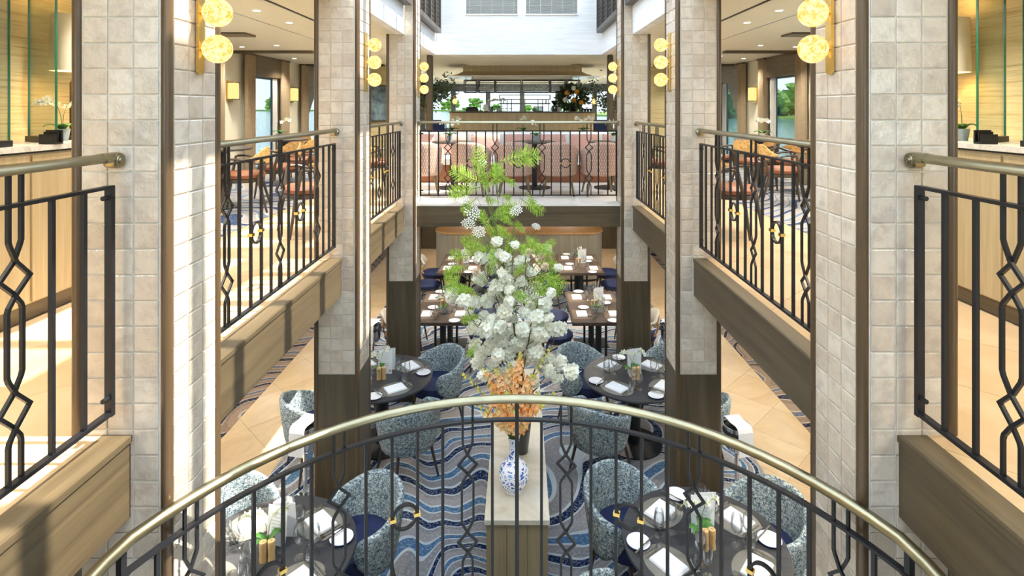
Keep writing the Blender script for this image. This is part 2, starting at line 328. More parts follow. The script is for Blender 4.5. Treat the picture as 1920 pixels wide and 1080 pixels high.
# ------------------------------------------------------------------ structure
ZU, ZC, ZR = 2.5, 4.68, 6.1           # upper floor, upper ceiling, skylight
YB, YE = -2.4, 22.0
PY = [2.12, 4.62, 7.12]; PW = .37; PX = 1.31
def clip(poly, axis, lim, keep_less):
    out = []
    for i, p in enumerate(poly):
        q = poly[(i+1) % len(poly)]; a = (lim-p[axis])*(1 if keep_less else -1); b = (lim-q[axis])*(1 if keep_less else -1)
        if a >= 0: out.append(p)
        if a*b < 0: t = a/(a-b); out.append((p[0]+(q[0]-p[0])*t, p[1]+(q[1]-p[1])*t))
    return out
def diamonds(parent, xa, xb, ya, yb, z, s, mat, th=.006, square=False):
    d = s/sqrt(2); k = 0
    cells = []
    if square:
        for i in range(int((xb-xa)/s)+2):
            for j in range(int((yb-ya)/s)+2):
                x, y = xa+i*s, ya+j*s; cells.append([(x,y),(x+s,y),(x+s,y+s),(x,y+s)])
    else:
        for i in range(-1, int((xb-xa)/d)+3):
            for j in range(-1, int((yb-ya)/d)+3):
                if (i+j) % 2: continue
                x, y = xa+.2+i*d, ya+j*d; cells.append([(x-d,y),(x,y-d),(x+d,y),(x,y+d)])
    for c in cells:
        for ax, lim, ls in ((0, xa, False), (0, xb, True), (1, ya, False), (1, yb, True)):
            c = clip(c, ax, lim, ls)
            if len(c) < 3: break
        if len(c) < 3: continue
        cx = sum(p[0] for p in c)/len(c); cy = sum(p[1] for p in c)/len(c)
        rr = max(max(abs(p[0]-cx), abs(p[1]-cy)) for p in c)
        if rr < .06: continue
        q = [((p[0]-cx)*(1-.0025/rr), (p[1]-cy)*(1-.0025/rr)) for p in c]
        o = obj('floor_tile', MB().prism(q, 0, th+R(-.0004, .0004)), mat, parent); o.location = (cx, cy, z-th)
fl = struct('floor', MB().box(-4.8, 4.8, YB, YE, -.12, -.006), M['grout'])
obj('carpet', MB().box(-2.53, 2.53, YB, 11.9, -.006, .004), M['carpet'], fl)
for s in (-1, 1):
    obj('carpet', MB().box(*sorted((s*3.36, s*4.7)), YB, 15, -.006, .004), M['carpet2'], fl)
    diamonds(fl, *sorted((s*2.53, s*3.36)), 3.4, 15.4, 0, .635, M['trav'])
diamonds(fl, -2.53, 2.53, 11.9, 15.4, 0, .635, M['trav'])
# upper floor slabs
for s in (-1, 1):
    sl = struct('floor', MB().box(*sorted((s*1.56, s*4.8)), YB, YE, 2.2, 2.494), M['ceilwhite'])
    obj('carpet', MB().box(*sorted((s*2.86, s*4.7)), 4.5, YE, 2.494, 2.504), M['carpet3'], sl)
    diamonds(sl, *sorted((s*1.56, s*2.86)), YB+.2, 12.2, ZU, .635, M['trav'])
far = struct('floor', MB().box(-1.56, 1.56, 7.32, YE, 2.2, 2.494), M['whitestone'])
diamonds(far, -1.56, 1.56, 7.32, 12.4, ZU, .8, M['whitestone'], square=True)
# wood-clad beam edges
bays = [(YB, PY[0]), (PY[0]+PW, PY[1]), (PY[1]+PW, PY[2])]
for s in (-1, 1):
    for a, b in bays:
        t = struct('trim_beam', MB().box(*sorted((s*1.455, s*1.56)), a, b, 2.195, 2.476), M['walnut'])
        obj('cap_board', MB().box(*sorted((s*1.448, s*1.56)), a, b, 2.479, 2.503), M['walnut'], t)
t = struct('trim_beam', MB().box(-PX, PX, 7.22, 7.32, 2.215, 2.478), M['walnut_x'])
obj('cap_board', MB().box(-PX, PX, 7.21, 7.32, 2.48, 2.503), M['whitestone'], t)
# white bulkheads round the void
for s in (-1, 1):
    for a, b in bays+[(PY[2]+PW, 9.8)]:
        struct('wall_left' if s < 0 else 'wall_right', MB().box(*sorted((s*1.45, s*1.55)), a, b, ZC, ZR), M['linen'])
wf = struct('wall_far', MB().box(-1.55, 1.55, 9.8, 9.9, ZC, ZR), M['linen'])
# ceilings
for s in (-1, 1):
    c = struct('ceiling', MB().box(*sorted((s*1.55, s*4.8)), YB, YE, ZC+.005, ZC+.09), M['ceil'])
    obj('slot_diffuser', MB().box(s*2.19-.012, s*2.19+.012, 1.5, 8.6, ZC-.003, ZC+.006), M['black'], c)
    obj('ceiling_joint', MB().box(s*2.8-.004, s*2.8+.004, 1.5, 9.1, ZC-.002, ZC+.006), M['print'], c)
    obj('ceiling_trim', MB().box(*sorted((s*3.38, s*4.7)), 9.15, 9.3, ZC-.035, ZC+.006), M['walnut_x'], c)
    obj('ceiling_trim', MB().box(*sorted((s*2.9, s*4.7)), 12.0, 12.12, ZC-.035, ZC+.006), M['walnut_x'], c)
    obj('ceiling_panel', MB().box(*sorted((s*3.4, s*4.7)), 6.95, 7.25, ZC-.02, ZC+.006), M['walnut_x'], c)
cf = struct('ceiling', MB().box(-1.55, 1.55, 9.9, YE, ZC+.005, ZC+.09), M['ceil'])
m = MB()
m.add([(-1.25,10.5,ZC),(1.25,10.5,ZC),(1.05,11.7,ZC-.05),(-1.05,11.7,ZC-.05),(-1.25,10.5,ZC+.006),(1.25,10.5,ZC+.006),(1.05,11.7,ZC+.006),(-1.05,11.7,ZC+.006)], [(0,1,2,3),(4,5,6,7),(0,1,5,4),(2,3,7,6),(1,2,6,5),(0,3,7,4)])
obj('ceiling_panel', m, M['ceil'], cf)
# skylight over the void: rafters, one purlin, end upstand
sk = struct('ceiling_skylight', MB().box(.05, .25, YB, 9.9, ZR, ZR+.16), M['ceilwhite'])
k = 0
while 1.70+.62*(k-4) < 9.7:
    y = 1.70+.62*(k-4); k += 1
    if y > YB: obj('rafter', MB().box(-1.45, 1.45, y-.055, y+.055, ZR, ZR+.13), M['ceilwhite'], sk)
# outer side walls with window openings; the lower ones unseen, added to let daylight in
def side_wall(s, starts, wn, zs, zlo, zhi, z0, z1, name):
    x0, x1 = sorted((s*4.7, s*4.8)); m = MB(); ys = sorted(starts); p = YB
    for a in ys:
        m.box(x0, x1, p, a, z0, z1); m.box(x0, x1, a, a+wn, z0, zlo); m.box(x0, x1, a, a+wn, zhi, z1); p = a+wn
    m.box(x0, x1, p, YE, z0, z1); struct(name, m, M['ceil'])
WIN = {-1: [2.42, 4.87, 7.32, 9.77, 12.22], 1: [2.0, 4.45, 6.9, 9.35, 11.8]}
nw = 0
for s in (-1, 1):
    nm = 'wall_left' if s < 0 else 'wall_right'
    side_wall(s, WIN[s], 1.05, 0, 2.62, 4.33, ZU, ZC, nm); side_wall(s, WIN[s], 1.05, 0, .8, 1.95, 0, 2.2, nm)
    for y in WIN[s][2:]:
        nw += 1; x = s*4.74; m = MB()
        for (a, b, c, d) in ((y, y+.05, 2.62, 4.33), (y+1.0, y+1.05, 2.62, 4.33), (y, y+1.05, 2.62, 2.68), (y, y+1.05, 4.28, 4.33)):
            m.box(x-.04, x+.04, a, b, c, d)
        w = struct('window_%d' % nw, m, M['frame'])
        obj('pane', MB().box(x-.006, x+.006, y+.05, y+1.0, 2.68, 4.28), M['pane'], w)
        obj('valance', MB().box(*sorted((s*4.6, s*4.69)), y-.02, y+1.07, 4.31, ZC), M['walnut'], w)
        if y > 11:
            m = MB().prism([(0,0),(.62,0),(0,-.75)], -.02, .02)
            m.xform(Matrix.Translation((s*4.62, y+.0, 4.31)) @ Matrix(((0,0,1,0),(1,0,0,0),(0,1,0,0),(0,0,0,1))))
            obj('raked_panel', m, M['walnut'], w)
# far wall behind the bar, ribbon of windows upstairs
m = MB().box(-4.8, 4.8, YE, YE+.12, ZU, 2.95).box(-4.8, 4.8, YE, YE+.12, 4.46, ZC+.1)
struct('wall_far', m, M['frame'])
xs = [-4.8, -3.8, -2.6, -1.24, .1, 1.5, 2.95, 3.9, 4.8]
for i in range(len(xs)-1):
    nw += 1; m = MB().box(xs[i]-.09 if i else xs[i], xs[i]+.09, YE, YE+.1, 2.95, 4.46).box(xs[i]+.09, xs[i+1]-.09, YE, YE+.08, 4.40, 4.46)
    w = struct('window_%d' % nw, m, M['frame']); obj('pane', MB().box(xs[i]+.09, xs[i+1]-.09, YE+.04, YE+.05, 2.95, 4.40), M['pane'], w)
m = MB(); bw = ((-4.3,-3.15), (-3.05,-1.9), (1.9, 4.3)); p = -4.8  # window openings behind the camera, added for tile glints and front fill
for a, b in bw: m.box(p, a, YB-.1, YB, 0, ZR); m.box(a, b, YB-.1, YB, 0, 2.75); m.box(a, b, YB-.1, YB, 4.45, ZR); p = b
m.box(p, 4.8, YB-.1, YB, 0, ZR); wb = struct('wall_back', m, M['linen'])
for a, b in bw: obj('pane', MB().box(a, b, YB-.06, YB-.05, 2.75, 4.45), M['screen'], wb)
wl = struct('wall_far', MB().box(-4.8, 4.8, 15, 15.1, 0, 2.2), M['oak_lit'])
# louvred clerestory windows in the far bulkhead, lattice screens on the sides
for x0, x1 in ((-.92, -.025), (.125, 1.02)):
    nw += 1; z0, z1 = 5.39, 6.04
    m = MB().box(x0-.02, x1+.02, 9.775, 9.8, z0-.02, z0).box(x0-.02, x1+.02, 9.775, 9.8, z1, z1+.02).box(x0-.02, x0, 9.775, 9.8, z0, z1).box(x1, x1+.02, 9.775, 9.8, z0, z1)
    w = struct('window_%d' % nw, m, M['ceilwhite']); st = MB()
    for i in range(26): st.cbox(((x0+x1)/2, 9.79, z0+.012+i*.025), (x1-x0-.002, .016, .003), M=Matrix.Rotation(.7, 4, 'X'))
    tag(obj('blind_slats', st, M['blind'], w), kind='stuff')
    for i in range(5): obj('blind_cord', MB().box(x0+.06+(x1-x0-.12)*i/4-.003, x0+.06+(x1-x0-.12)*i/4+.003, 9.778, 9.781, z0, z1), M['ceilwhite'], w)
for s in (-1, 1):
    for i, (a, b) in enumerate(((5.15, 7.08), (7.52, 9.7))):
        side = 'left' if s < 0 else 'right'
        xi, xo = s*1.345, s*1.448
        t = thing('lattice_screen', 'dark framed lattice screen on the white bulkhead, %s side, %s the last tiled pillar' % (side, 'before' if i == 0 else 'beyond'), 'screen', (xo, a, 5.04))
        m = MB()
        for (ya, yb, za, zb) in ((a, b, 5.04, 5.11), (a, b, 5.98, 6.05), (a, a+.05, 5.11, 5.98), (b-.05, b, 5.11, 5.98)): m.box(*sorted((xi, xo)), ya, yb, za, zb)
        obj('frame', m, M['lattice'], t, org=t.location)
        for q in range(1, 4): obj('mullion', MB().box(*sorted((xi, xi+s*.03)), a+(b-a)*q/4-.02, a+(b-a)*q/4+.02, 5.11, 5.98), M['lattice'], t, org=t.location)
        obj('backing', MB().box(*sorted((xi+s*.05, xo)), a+.05, b-.05, 5.11, 5.98), M['backlit_fab' if s < 0 else 'unlit_fab'], t, org=t.location)  # backlight put into the colour: cream on the left, grey on the right
        m = MB(); n = int((b-a)/.075)
        for q in range(n+1):
            y = a+.05+(b-a-.1)*q/n; m.box(*sorted((xi+s*.03, xi+s*.04)), y-.006, y+.006, 5.11, 5.98)
        for q in range(12): m.box(*sorted((xi+s*.031, xi+s*.041)), a+.05, b-.05, 5.11+.0725*q-.006, 5.11+.0725*q+.006)
        tag(obj('lattice', m, M['lattice'], t, org=t.location), kind='stuff')
# dark columns at the far corners of the void
for s in (-1, 1):
    c = thing('dark_column', 'slim dark column by the %s end of the bar lounge' % ('left' if s < 0 else 'right'), 'column', (s*1.6+.02, 9.95, ZU))
    obj('shaft', MB().rbox(-.05, .05, -.05, .05, 0.02, ZC-ZU, .012), M['walnut_z'], c); obj('base', MB().rbox(-.065, .065, -.065, .065, 0.004, .06, .01), M['black'], c)
    c = thing('dark_column', 'dark column behind the lower counter, %s' % ('left' if s < 0 else 'right'), 'column', (s*1.55, 13.3, 0))
    obj('shaft', MB().cyl((0,0), .09, 0.005, 2.19, 16), M['black'], c, True)
# ------------------------------------------------------------------ tiled pillars
P = .0977
tb = MB(); h = .0462
tb.rings([[(-h,-h,0),(h,-h,0),(h,h,0),(-h,h,0)], [(-h,-h,.004),(h,-h,.004),(h,h,.004),(-h,h,.004)], [(-h+.003,-h+.003,.006),(h-.003,-h+.003,.006),(h-.003,h-.003,.006),(-h+.003,h-.003,.006)]])
tb.f.append((8,9,10,11)); tb.m.append(0)
tile_me = obj('tile', tb, M['tile']); TM = tile_me.data; bpy.data.objects.remove(tile_me)
ordn = ['nearest', 'middle', 'farthest']
for s in (-1, 1):
    for k, y0 in enumerate(PY):
        side = 'left' if s < 0 else 'right'; cx, cy = s*(PX+PW/2), y0+PW/2
        t = thing('tiled_pillar', '%s %s pillar clad in square glazed tiles with bronzed wood edges' % (ordn[k], side), 'pillar', (cx, cy, 0))
        H = PW/2
        obj('core', MB().box(-H+.008, H-.008, -H+.008, H-.008, 0.004, ZR), M['grout'], t)
        m = MB().box(-H+.02, H-.02, -H+.002, H-.002, .005, 1.54).box(-H+.002, H-.002, -H+.02, H-.02, .005, 1.54)
        obj('wood_base', m, M['walnut_z'], t)
        for ax in (-1, 1):
            for ay in (-1, 1):
                obj('corner_trim', MB().lathe([(.021, .005), (.021, ZR)], 12, (ax*(H-.016), ay*(H-.016), 0)), M['trim'], t, True)
        top = [4.35, 4.85, 5.4][k]; n = int((top-1.545)/P)
        for r_ in range(n):
            z = 1.545+P*(r_+.5)
            for c in range(3):
                u = (c-1)*P
                jit = Matrix.Rotation(R(-.006, .006), 4, 'X') @ Matrix.Rotation(R(-.006, .006), 4, 'Y')
                inst('tile', TM, t, Matrix.Translation((u, -H+.008, z)) @ Matrix.Rotation(pi/2, 4, 'X') @ jit)
                jit = Matrix.Rotation(R(-.006, .006), 4, 'X') @ Matrix.Rotation(R(-.006, .006), 4, 'Y')
                inst('tile', TM, t, Matrix.Translation((-s*(H-.008), u, z)) @ Matrix.Rotation(-s*pi/2, 4, 'Y') @ jit)
# ------------------------------------------------------------------ railings
rail_prof = [(-.026,-.008),(-.02,-.016),(.02,-.016),(.026,-.008),(.024,.004),(.014,.014),(0,.017),(-.014,.014),(-.024,.004)]
def sq(w, h): return [(-w,-h),(w,-h),(w,h),(-w,h)]
def railing(name, label, pt, L, n, pairs, ringpos, z0, scroll=(0,0), posts=(), off=0.0, samples=1, ends=True):
    x, y, _, _ = pt(0); root = thing(name, label, 'railing', (x, y, z0)); org = root.location
    def path(z, a=0.0, b=None):
        b = L if b is None else b
        return [(*pt(a+(b-a)*i/samples)[:2], z) for i in range(samples+1)]
    obj('handrail', MB().sweep(path(z0+.947, -.0, L), rail_prof), M['brass'], root, True, org)
    obj('top_rail', MB().sweep(path(z0+.838), sq(.0125,.006)), M['iron'], root, False, org)
    obj('bottom_rail', MB().sweep(path(z0), sq(.0125,.007)), M['iron'], root, False, org)
    u = L/n
    for i in range(n+1):
        sx = off+i*u
        if sx > L+1e-4: break
        x, y, tx, ty = pt(sx); N = (-ty, tx, 0); rz = atan2(ty, tx)
        if i in posts or (ends and i in (0, n)):
            e = -1 if i == n else (1 if i == 0 else 0); zt = .838 if ends and i in (0, n) else .94
            p = MB(); p.cbox((x+tx*e*.01, y+ty*e*.01, z0+zt/2-.005), (.02, .026, zt+.01), rz)
            po = obj('end_post' if ends else 'post', p, M['iron'], root, False, org)
            if ends:
                for zz in (.06, .80):
                    b = MB().lathe([(.009,-.03),(.009,.0),(.014,.002),(.014,.014),(.006,.02)], 10, axis='x')
                    b.xform(Matrix.Translation((x+tx*e*.016-N[0]*0, y+ty*e*.016, z0+zz)) @ Matrix.Rotation(rz+(0 if e < 0 else pi), 4, 'Z'))
                    bo = obj('bolt', b, M['iron'], root, True, org)
        elif i in pairs:
            def q(d, z): return (x+tx*d, y+ty*d, z0+z)
            for sg in (-1, 1):
                A, D, B = .026*sg, .047*sg, .030*sg
                pl = [(A,.947),(A,.73),(A*.8,.715),(0,.667),(-D,.617),(0,.57),(B*.85,.535),(B,.52),(B,.33),(B*.85,.315),(0,.27),(-D,.22),(0,.168),(A*.85,.135),(A,.12),(A,0)]
                dy = .004*sg
                pts = [(q(d, z)[0]+N[0]*dy, q(d, z)[1]+N[1]*dy, q(d, z)[2]) for d, z in pl]
                obj('diamond_bar', MB().sweep(pts, sq(.0056,.0056), N), M['iron'], root, False, org)
        else:
            p = MB(); p.cbox((x, y, z0+.419), (.0145, .0145, .838), rz); obj('baluster', p, M['iron'], root, False, org)
    for i in ringpos:
        sx = off+i*u; x, y, tx, ty = pt(sx); N = (-ty, tx, 0); zc = z0+.415; rr = u/2-.004
        pts = [(x+tx*rr*cos(a), y+ty*rr*cos(a), zc+rr*sin(a)) for a in [2*pi*j/28 for j in range(28)]]
        rg = obj('ring', MB().sweep(pts, sq(.005,.009), N, loop=True), M['iron'], root, True, org)
        for sg in (-1, 1):
            x2, y2, tx2, ty2 = pt(sx+sg*u/2); p = MB(); p.cbox((x2-tx2*sg*.003, y2-ty2*sg*.003, zc), (.032, .026, .017), atan2(ty2, tx2))
            obj('clip', p, M['bright'], rg, False, org)
    for e, sg in zip((0, L), scroll):
        if not sg: continue
        x, y, tx, ty = pt(e); d = -1 if e == 0 else 1; p = MB()
        prof = [(.0,-.033),(.012,-.034),(.014,-.028),(.02,-.029),(.022,-.024),(.027,-.024),(.03,-.016),(.03,.016),(.027,.024),(.022,.024),(.02,.029),(.014,.028),(.012,.034),(0,.033)]
        p.lathe(prof, 18, axis='x'); p.xform(Matrix.Translation((x+tx*d*.012, y+ty*d*.012, z0+.935)) @ Matrix.Rotation(atan2(ty, tx)+pi/2, 4, 'Z'))
        obj('scroll_end', p, M['brass'], root, True, org)
        c = MB().sweep([(x-tx*d*.06, y-ty*d*.06, z0+.947), (x-tx*d*.03, y-ty*d*.03, z0+.947)], [(a*1.15, b*1.15) for a, b in rail_prof]); obj('collar', c, M['brass'], root, True, org)
ZB = 2.61
nm = ['nearest', 'middle', 'farthest']
for s in (-1, 1):
    for k, (a, b) in enumerate(((-.05, 2.085), (2.515, 4.585), (5.015, 7.085))):
        railing('balcony_railing', '%s wrought iron railing on the %s gallery, with brass handrail' % (nm[k], 'left' if s < 0 else 'right'), (lambda q, a=a, s=s: (s*1.50, a+q, 0, 1)), b-a, 16, {3, 8, 13}, (5.5, 10.5), ZB, (1, 1))
railing('balcony_railing', 'iron railing across the front of the pink armchair lounge', (lambda q: (-1.285+q, 7.29, 1, 0)), 2.57, 21, {3, 8, 13, 18}, (5.5, 10.5, 15.5), ZB, (1, 1))
# curved railing of the stair landing
CX, CY, CR, CH = 0.004, 1.47, 1.436, 1.362
th0 = math.asin(CH/CR); ys = CY+CR*cos(th0); LS = ys+.25; LA = 2*th0*CR; LT = 2*LS+LA
def cpt(q):
    if q < LS: return (CX-CH, -.25+q, 0, 1)
    if q > LS+LA: return (CX+CH, ys-(q-LS-LA), 0, -1)
    a = -th0+(q-LS)/CR; return (CX+CR*sin(a), CY+CR*cos(a), cos(a), -sin(a))
UU = .1275; half = LT/2; nmax = int(half/UU); st = half-nmax*UU; N2 = 2*nmax
def ccpt(q): return cpt(min(max(q+st, 0), LT))
cpairs = set(); crings = []
for i in range(N2+1):
    d = abs(i-nmax)
    if d and (d-2) % 5 == 0: cpairs.add(i)
    if d and (d-2) % 5 == 2: crings.append(i+(.5 if i > nmax else -.5))
jp = [nmax]+[nmax+sg*round((LA/2+.02)/UU) for sg in (-1, 1)]
cpairs -= set(jp); crings = [c for c in crings if all(abs(c-j) > .6 for j in jp)]
railing('stair_railing', 'curved iron railing with brass handrail at the front of the picture', ccpt, LT-2*st, N2, cpairs, crings, 1.288, (0,0), jp, samples=72, ends=False)
poly = [(cpt(LT*i/40)[0]*1.03, cpt(LT*i/40)[1]+.02) for i in range(41)]
ld = struct('floor_landing', MB().prism(poly, 1.0, 1.20), M['whitestone'])

# ------------------------------------------------------------------ wall lights, downlights
def sconce_proto():
    t = thing('globe_sconce', 'proto', 'wall light', (0,0,0)); m = MB()
    n = 10; pts = [(.021*cos(pi*i/n), .235+.021*sin(pi*i/n)) for i in range(n+1)]+[(-.021*cos(pi*i/n), -.235-.021*sin(pi*i/n)) for i in range(n+1)]
    m.rings([[(0, u, v) for u, v in pts], [(.014, u, v) for u, v in pts]], cap=True); obj('back_plate', m, M['bright'], t, 30)
    for z in (-.15, 0, .15):
        g = obj('globe', MB().ball((.078, 0, z), .059, 20, 14), M['globe'], t, 80)
        obj('stem', MB().lathe([(.013,.012),(.013,.024)], 12, (0,0,z), axis='x'), M['bright'], g, True)
    return proto(t)
SP = sconce_proto()
for s in (-1, 1):
    for k, y0 in enumerate(PY):
        dup(SP, (s*(PX-.0015), y0+PW/2+.01, 4.135), 0 if s < 0 else pi, 'brass wall light with three marbled globes on the %s %s pillar' % (ordn[k], 'left' if s < 0 else 'right'), 'globe sconces on the tiled pillars')
ORD = 'first second third fourth fifth sixth seventh eighth ninth tenth eleventh twelfth thirteenth fourteenth fifteenth sixteenth seventeenth eighteenth nineteenth twentieth twenty-first twenty-second'.split()
def spot(name, loc, e, par=None, size=2.2, col=(1,.91,.77), rad=.05):
    l = bpy.data.lights.new(name, 'SPOT'); l.energy = e; l.spot_size = size; l.spot_blend = .7; l.color = col; l.shadow_soft_size = rad
    o = bpy.data.objects.new(name, l); COL.objects.link(o); o.location = loc
    if par: o.parent = par
    return o
dp = proto(thing('downlight', 'proto', 'ceiling light'))
obj('trim_ring', MB().lathe([(.045,-.001),(.045,-.006),(.035,-.006),(.035,-.001)], 16, cap=False), M['ceilwhite'], dp, True)
obj('lens', MB().cyl((0,0), .035, -.004, -.001, 16), M['downlight'], dp)
spot('lamp', (0,0,-.012), 56, dp)
for s in (-1, 1):
    sd = 'left' if s < 0 else 'right'
    for row, (x, ys_) in enumerate(((2.52, [-.6, .8, 2.2, 3.8, 5.4, 6.17, 7.7, 9.2, 11, 12.6, 14.5, 16.5, 18.5, 20.5]), (3.63, [5.2, 6.7, 8.4, 10.1, 11.8]), (4.25, [8.6, 10.6]))):  # row ends behind the camera and past the bar added for light
        for q, y in enumerate(ys_): dup(dp, (s*x, y, ZC+.005), 0, 'recessed downlight in the %s gallery ceiling, %s of the %s row from the void' % (sd, ORD[q], ORD[row]), 'downlights of the %s gallery ceiling' % sd)
for x in (-1.0, .2, 1.3):  # extra downlights, added to brighten the far ceiling
    for y in (15.2, 17.5, 20): dup(dp, (x, y, ZC+.005), 0, 'recessed downlight added to light the far ceiling beyond the bar', 'added downlights beyond the bar')
for q, x in enumerate((-.9, -.3, .35, .95)):
    dup(dp, (x, 12.5, 4.437), 0, 'recessed downlight in the white soffit over the bar, %s from the left' % ORD[q], 'downlights over the bar')
for s in (-1, 1):
    for x, y in ((1.15, 8.5), (1.15, 10.8), (.3, 9.6), (2.9, 5.0), (2.9, 7.5), (2.9, 10), (2.2, 3.4), (4.0, 6.4)):  # out of view, added because the lower floor needs light
        if y > 7.4 or abs(x) > 1.7: dup(dp, (s*x, y, 2.199), 0, 'unseen downlight added in the ceiling under the galleries', 'added downlights under the galleries')
for x in (-1.2, 0, 1.2): dup(dp, (x, 13.9, 2.199), 0, 'unseen warm downlight added over the lower counter', 'added downlights over the lower counter')  # also unseen, added to light the counter area

# ------------------------------------------------------------------ side counters in the near corners
for s in (-1, 1):
    sd = 'left' if s < 0 else 'right'
    t = thing('side_counter', 'pale oak counter with a speckled stone top beside the nearest %s pillar' % sd, 'counter', (s*3.1, 2.3, ZU))
    o = t.location; xa, xb = s*2.83, s*3.36
    obj('body', MB().box(*sorted((xa+s*.012, xb)), .0, 4.35, ZU+.10, 3.48), M['oak'], t, org=o)
    obj('plinth', MB().box(*sorted((xa+s*.03, xb)), .0, 4.33, ZU+.003, ZU+.10), M['walnut'], t, org=o)
    for q in range(4): obj('door', MB().box(*sorted((xa, xa+s*.014)), .02+q*1.085, 1.085+q*1.085, ZU+.11, 3.465), M['oak'], t, org=o)
    obj('stone_top', MB().box(*sorted((xa-s*.012, xb)), .0, 4.37, 3.488, 3.52), M['counter'], t, org=o)
    obj('shadow_gap', MB().box(*sorted((xa+s*.006, xb)), .0, 4.35, 3.476, 3.49), M['black'], t, org=o)
    w = struct('wall_left' if s < 0 else 'wall_right', MB().box(*sorted((s*3.37, s*3.45)), -.3, 4.4, ZU, ZC), M['grass'])
    for q, (a, b, c, d) in enumerate(((-2.9, 2.72, -2.9, 3.2), (-2.92, 3.55, -3.25, 3.73))):
        p0, p1 = Vector((s*abs(a), b, 0)), Vector((s*abs(c), d, 0)); L = (p1-p0).length; rz = atan2(p1.y-p0.y, p1.x-p0.x)
        g = thing('glass_screen', 'clear glass screen on a black foot, %s one on the %s counter' % (('nearer', 'farther')[q], sd), 'screen', (*((p0+p1)/2).xy, 3.521), rz)
        obj('foot', MB().box(-L/2, L/2, -.022, .022, 0, .035), M['black'], g)
        gp = obj('pane', MB().box(-L/2+.004, L/2-.004, -.005, .005, .02, 1.14), M['screen'], g)
        for e in (-1, 1): obj('edge', MB().box(e*L/2-.0025, e*L/2+.0025, -.006, .006, .02, 1.14), M['gedge'], gp)
# backlit shelving at the left edge
for s in (-1, 1):
    sd = 'left' if s < 0 else 'right'
    t = thing('shelf_unit', 'tall oak display shelving on the %s counter, at the %s edge of the picture' % (sd, sd), 'shelf', (s*3.2, 2.7, 3.52)); o = t.location
    ya, yb = 2.2, (3.02 if s < 0 else 2.97)
    obj('side_panel', MB().box(*sorted((s*3.05, s*3.36)), yb-.06, yb, 3.521, ZC-.02), M['oak'], t, org=o)
    obj('side_panel', MB().box(*sorted((s*3.05, s*3.36)), ya, ya+.06, 3.521, ZC-.02), M['oak'], t, org=o)
    for z in (3.62, 3.97, 4.32): obj('shelf', MB().box(*sorted((s*3.0, s*3.36)), ya+.06, yb-.06, z, z+.03), M['oak'], t, org=o)
    obj('lit_back', MB().box(*sorted((s*3.345, s*3.36)), ya+.06, yb-.06, 3.66, ZC-.03), M['shade'] if s < 0 else M['oak'], t, org=o)
    if s < 0:
        v = thing('ceramic_jar', 'mottled green jar on the shelving at the left edge', 'jar', (-3.18, 2.80, 4.0))
        obj('body', MB().lathe([(.04,.001),(.07,.06),(.075,.15),(.05,.22),(.035,.24)], 18), M['canvas'], v, True); obj('lid', MB().lathe([(.038,.24),(.03,.262),(.008,.27),(.012,.29)], 14), M['canvas'], v, True)

# ------------------------------------------------------------------ orchids (several sizes)
def orchid_proto(pot, seed, stems=2):
    rnd = random.Random(seed); t = proto(thing('potted_orchid', 'proto', 'plant'))
    obj('pot', MB().lathe([(.038,0),(.05,.075),(.052,.095),(.046,.095),(.044,.07),(.0,.068)], 18, cap=False), pot, t, True)
    for i in range(5):
        a = rnd.uniform(0, 6.28); L = rnd.uniform(.10, .15); m = MB(); pts = []
        for j in range(7):
            u = j/6; w = .028*sin(pi*min(1, u*.93+.07))**.7; r_ = u*L; z = .08+.07*sin(u*2.2)-.02*u; c = Vector((cos(a)*r_, sin(a)*r_, z)); sd = Vector((-sin(a), cos(a), 0))*w
            pts.append([c-sd, c-Vector((0,0,.008)), c+sd, c+Vector((0,0,.003))])
        m.rings(pts, cap=True); obj('leaf', m, M['leaf'], t, True)
    for i in range(stems):
        a = rnd.uniform(-.6, .6)+(0 if i == 0 else pi); P0 = [(0,0,.07), (.01*cos(a), .01*sin(a), .2), (.04*cos(a), .03*sin(a), .29), (.11*cos(a), .08*sin(a), .33), (.16*cos(a), .11*sin(a), .30)]
        so = obj('stem', MB().tube(P0, .0028, 5), M['stem'], t, True)
        for j in range(6):
            u = j/5; q = 2+u*1.95; k = int(min(q, 3)); f = q-k; c = Vector(P0[k]).lerp(Vector(P0[k+1]), f)+Vector((rnd.uniform(-.015,.015), rnd.uniform(-.02,.02), rnd.uniform(-.02,.015)))
            m = MB(); dr = Vector((rnd.uniform(-.5,.5), rnd.choice((-1,-.6,.5)), rnd.uniform(0,.6))).normalized(); e1 = dr.orthogonal().normalized(); e2 = dr.cross(e1)
            for p in range(5):
                b = p*2*pi/5; d = e1*cos(b)+e2*sin(b); sd = dr.cross(d); r_ = .033
                m.add([c+dr*.004, c+d*r_*.5-sd*.013, c+d*r_+dr*.002-sd*.005, c+d*r_+dr*.002+sd*.005, c+d*r_*.5+sd*.013], [(0,1,2,3,4)], 0)
            m.ball(tuple(c+dr*.006), .006, 6, 4, 1); obj('blossom', m, [M['petal'], M['core']], so)
    return t
OR = [orchid_proto(M['pot'], 1), orchid_proto(M['pot'], 4, 1), orchid_proto(M['white_pot'], 9, 2)]
dup(OR[0], (-3.07, 3.78, 3.521), 1, 'white orchid in a grey pot on the left counter behind the glass screens', None, .85)
dup(OR[1], (3.02, 3.80, 3.521), pi+.5, 'white orchid in a grey pot on the right counter beside the lamp', None, .85)
for s in (-1, 1):
    b = thing('card_holder', 'small black card holder on the %s stone counter top' % ('left' if s < 0 else 'right'), 'holder', (s*2.87+.01, 3.44, 3.521))
    m = MB().box(-.05,.05,-.03,.03,0,.012).box(-.05,.05,.018,.03,.012,.085).box(-.05,.05,-.03,-.018,.012,.06); obj('body', m, M['black'], b); obj('card', MB().box(-.044,.044,-.004,.004,.014,.075), M['black'], b)
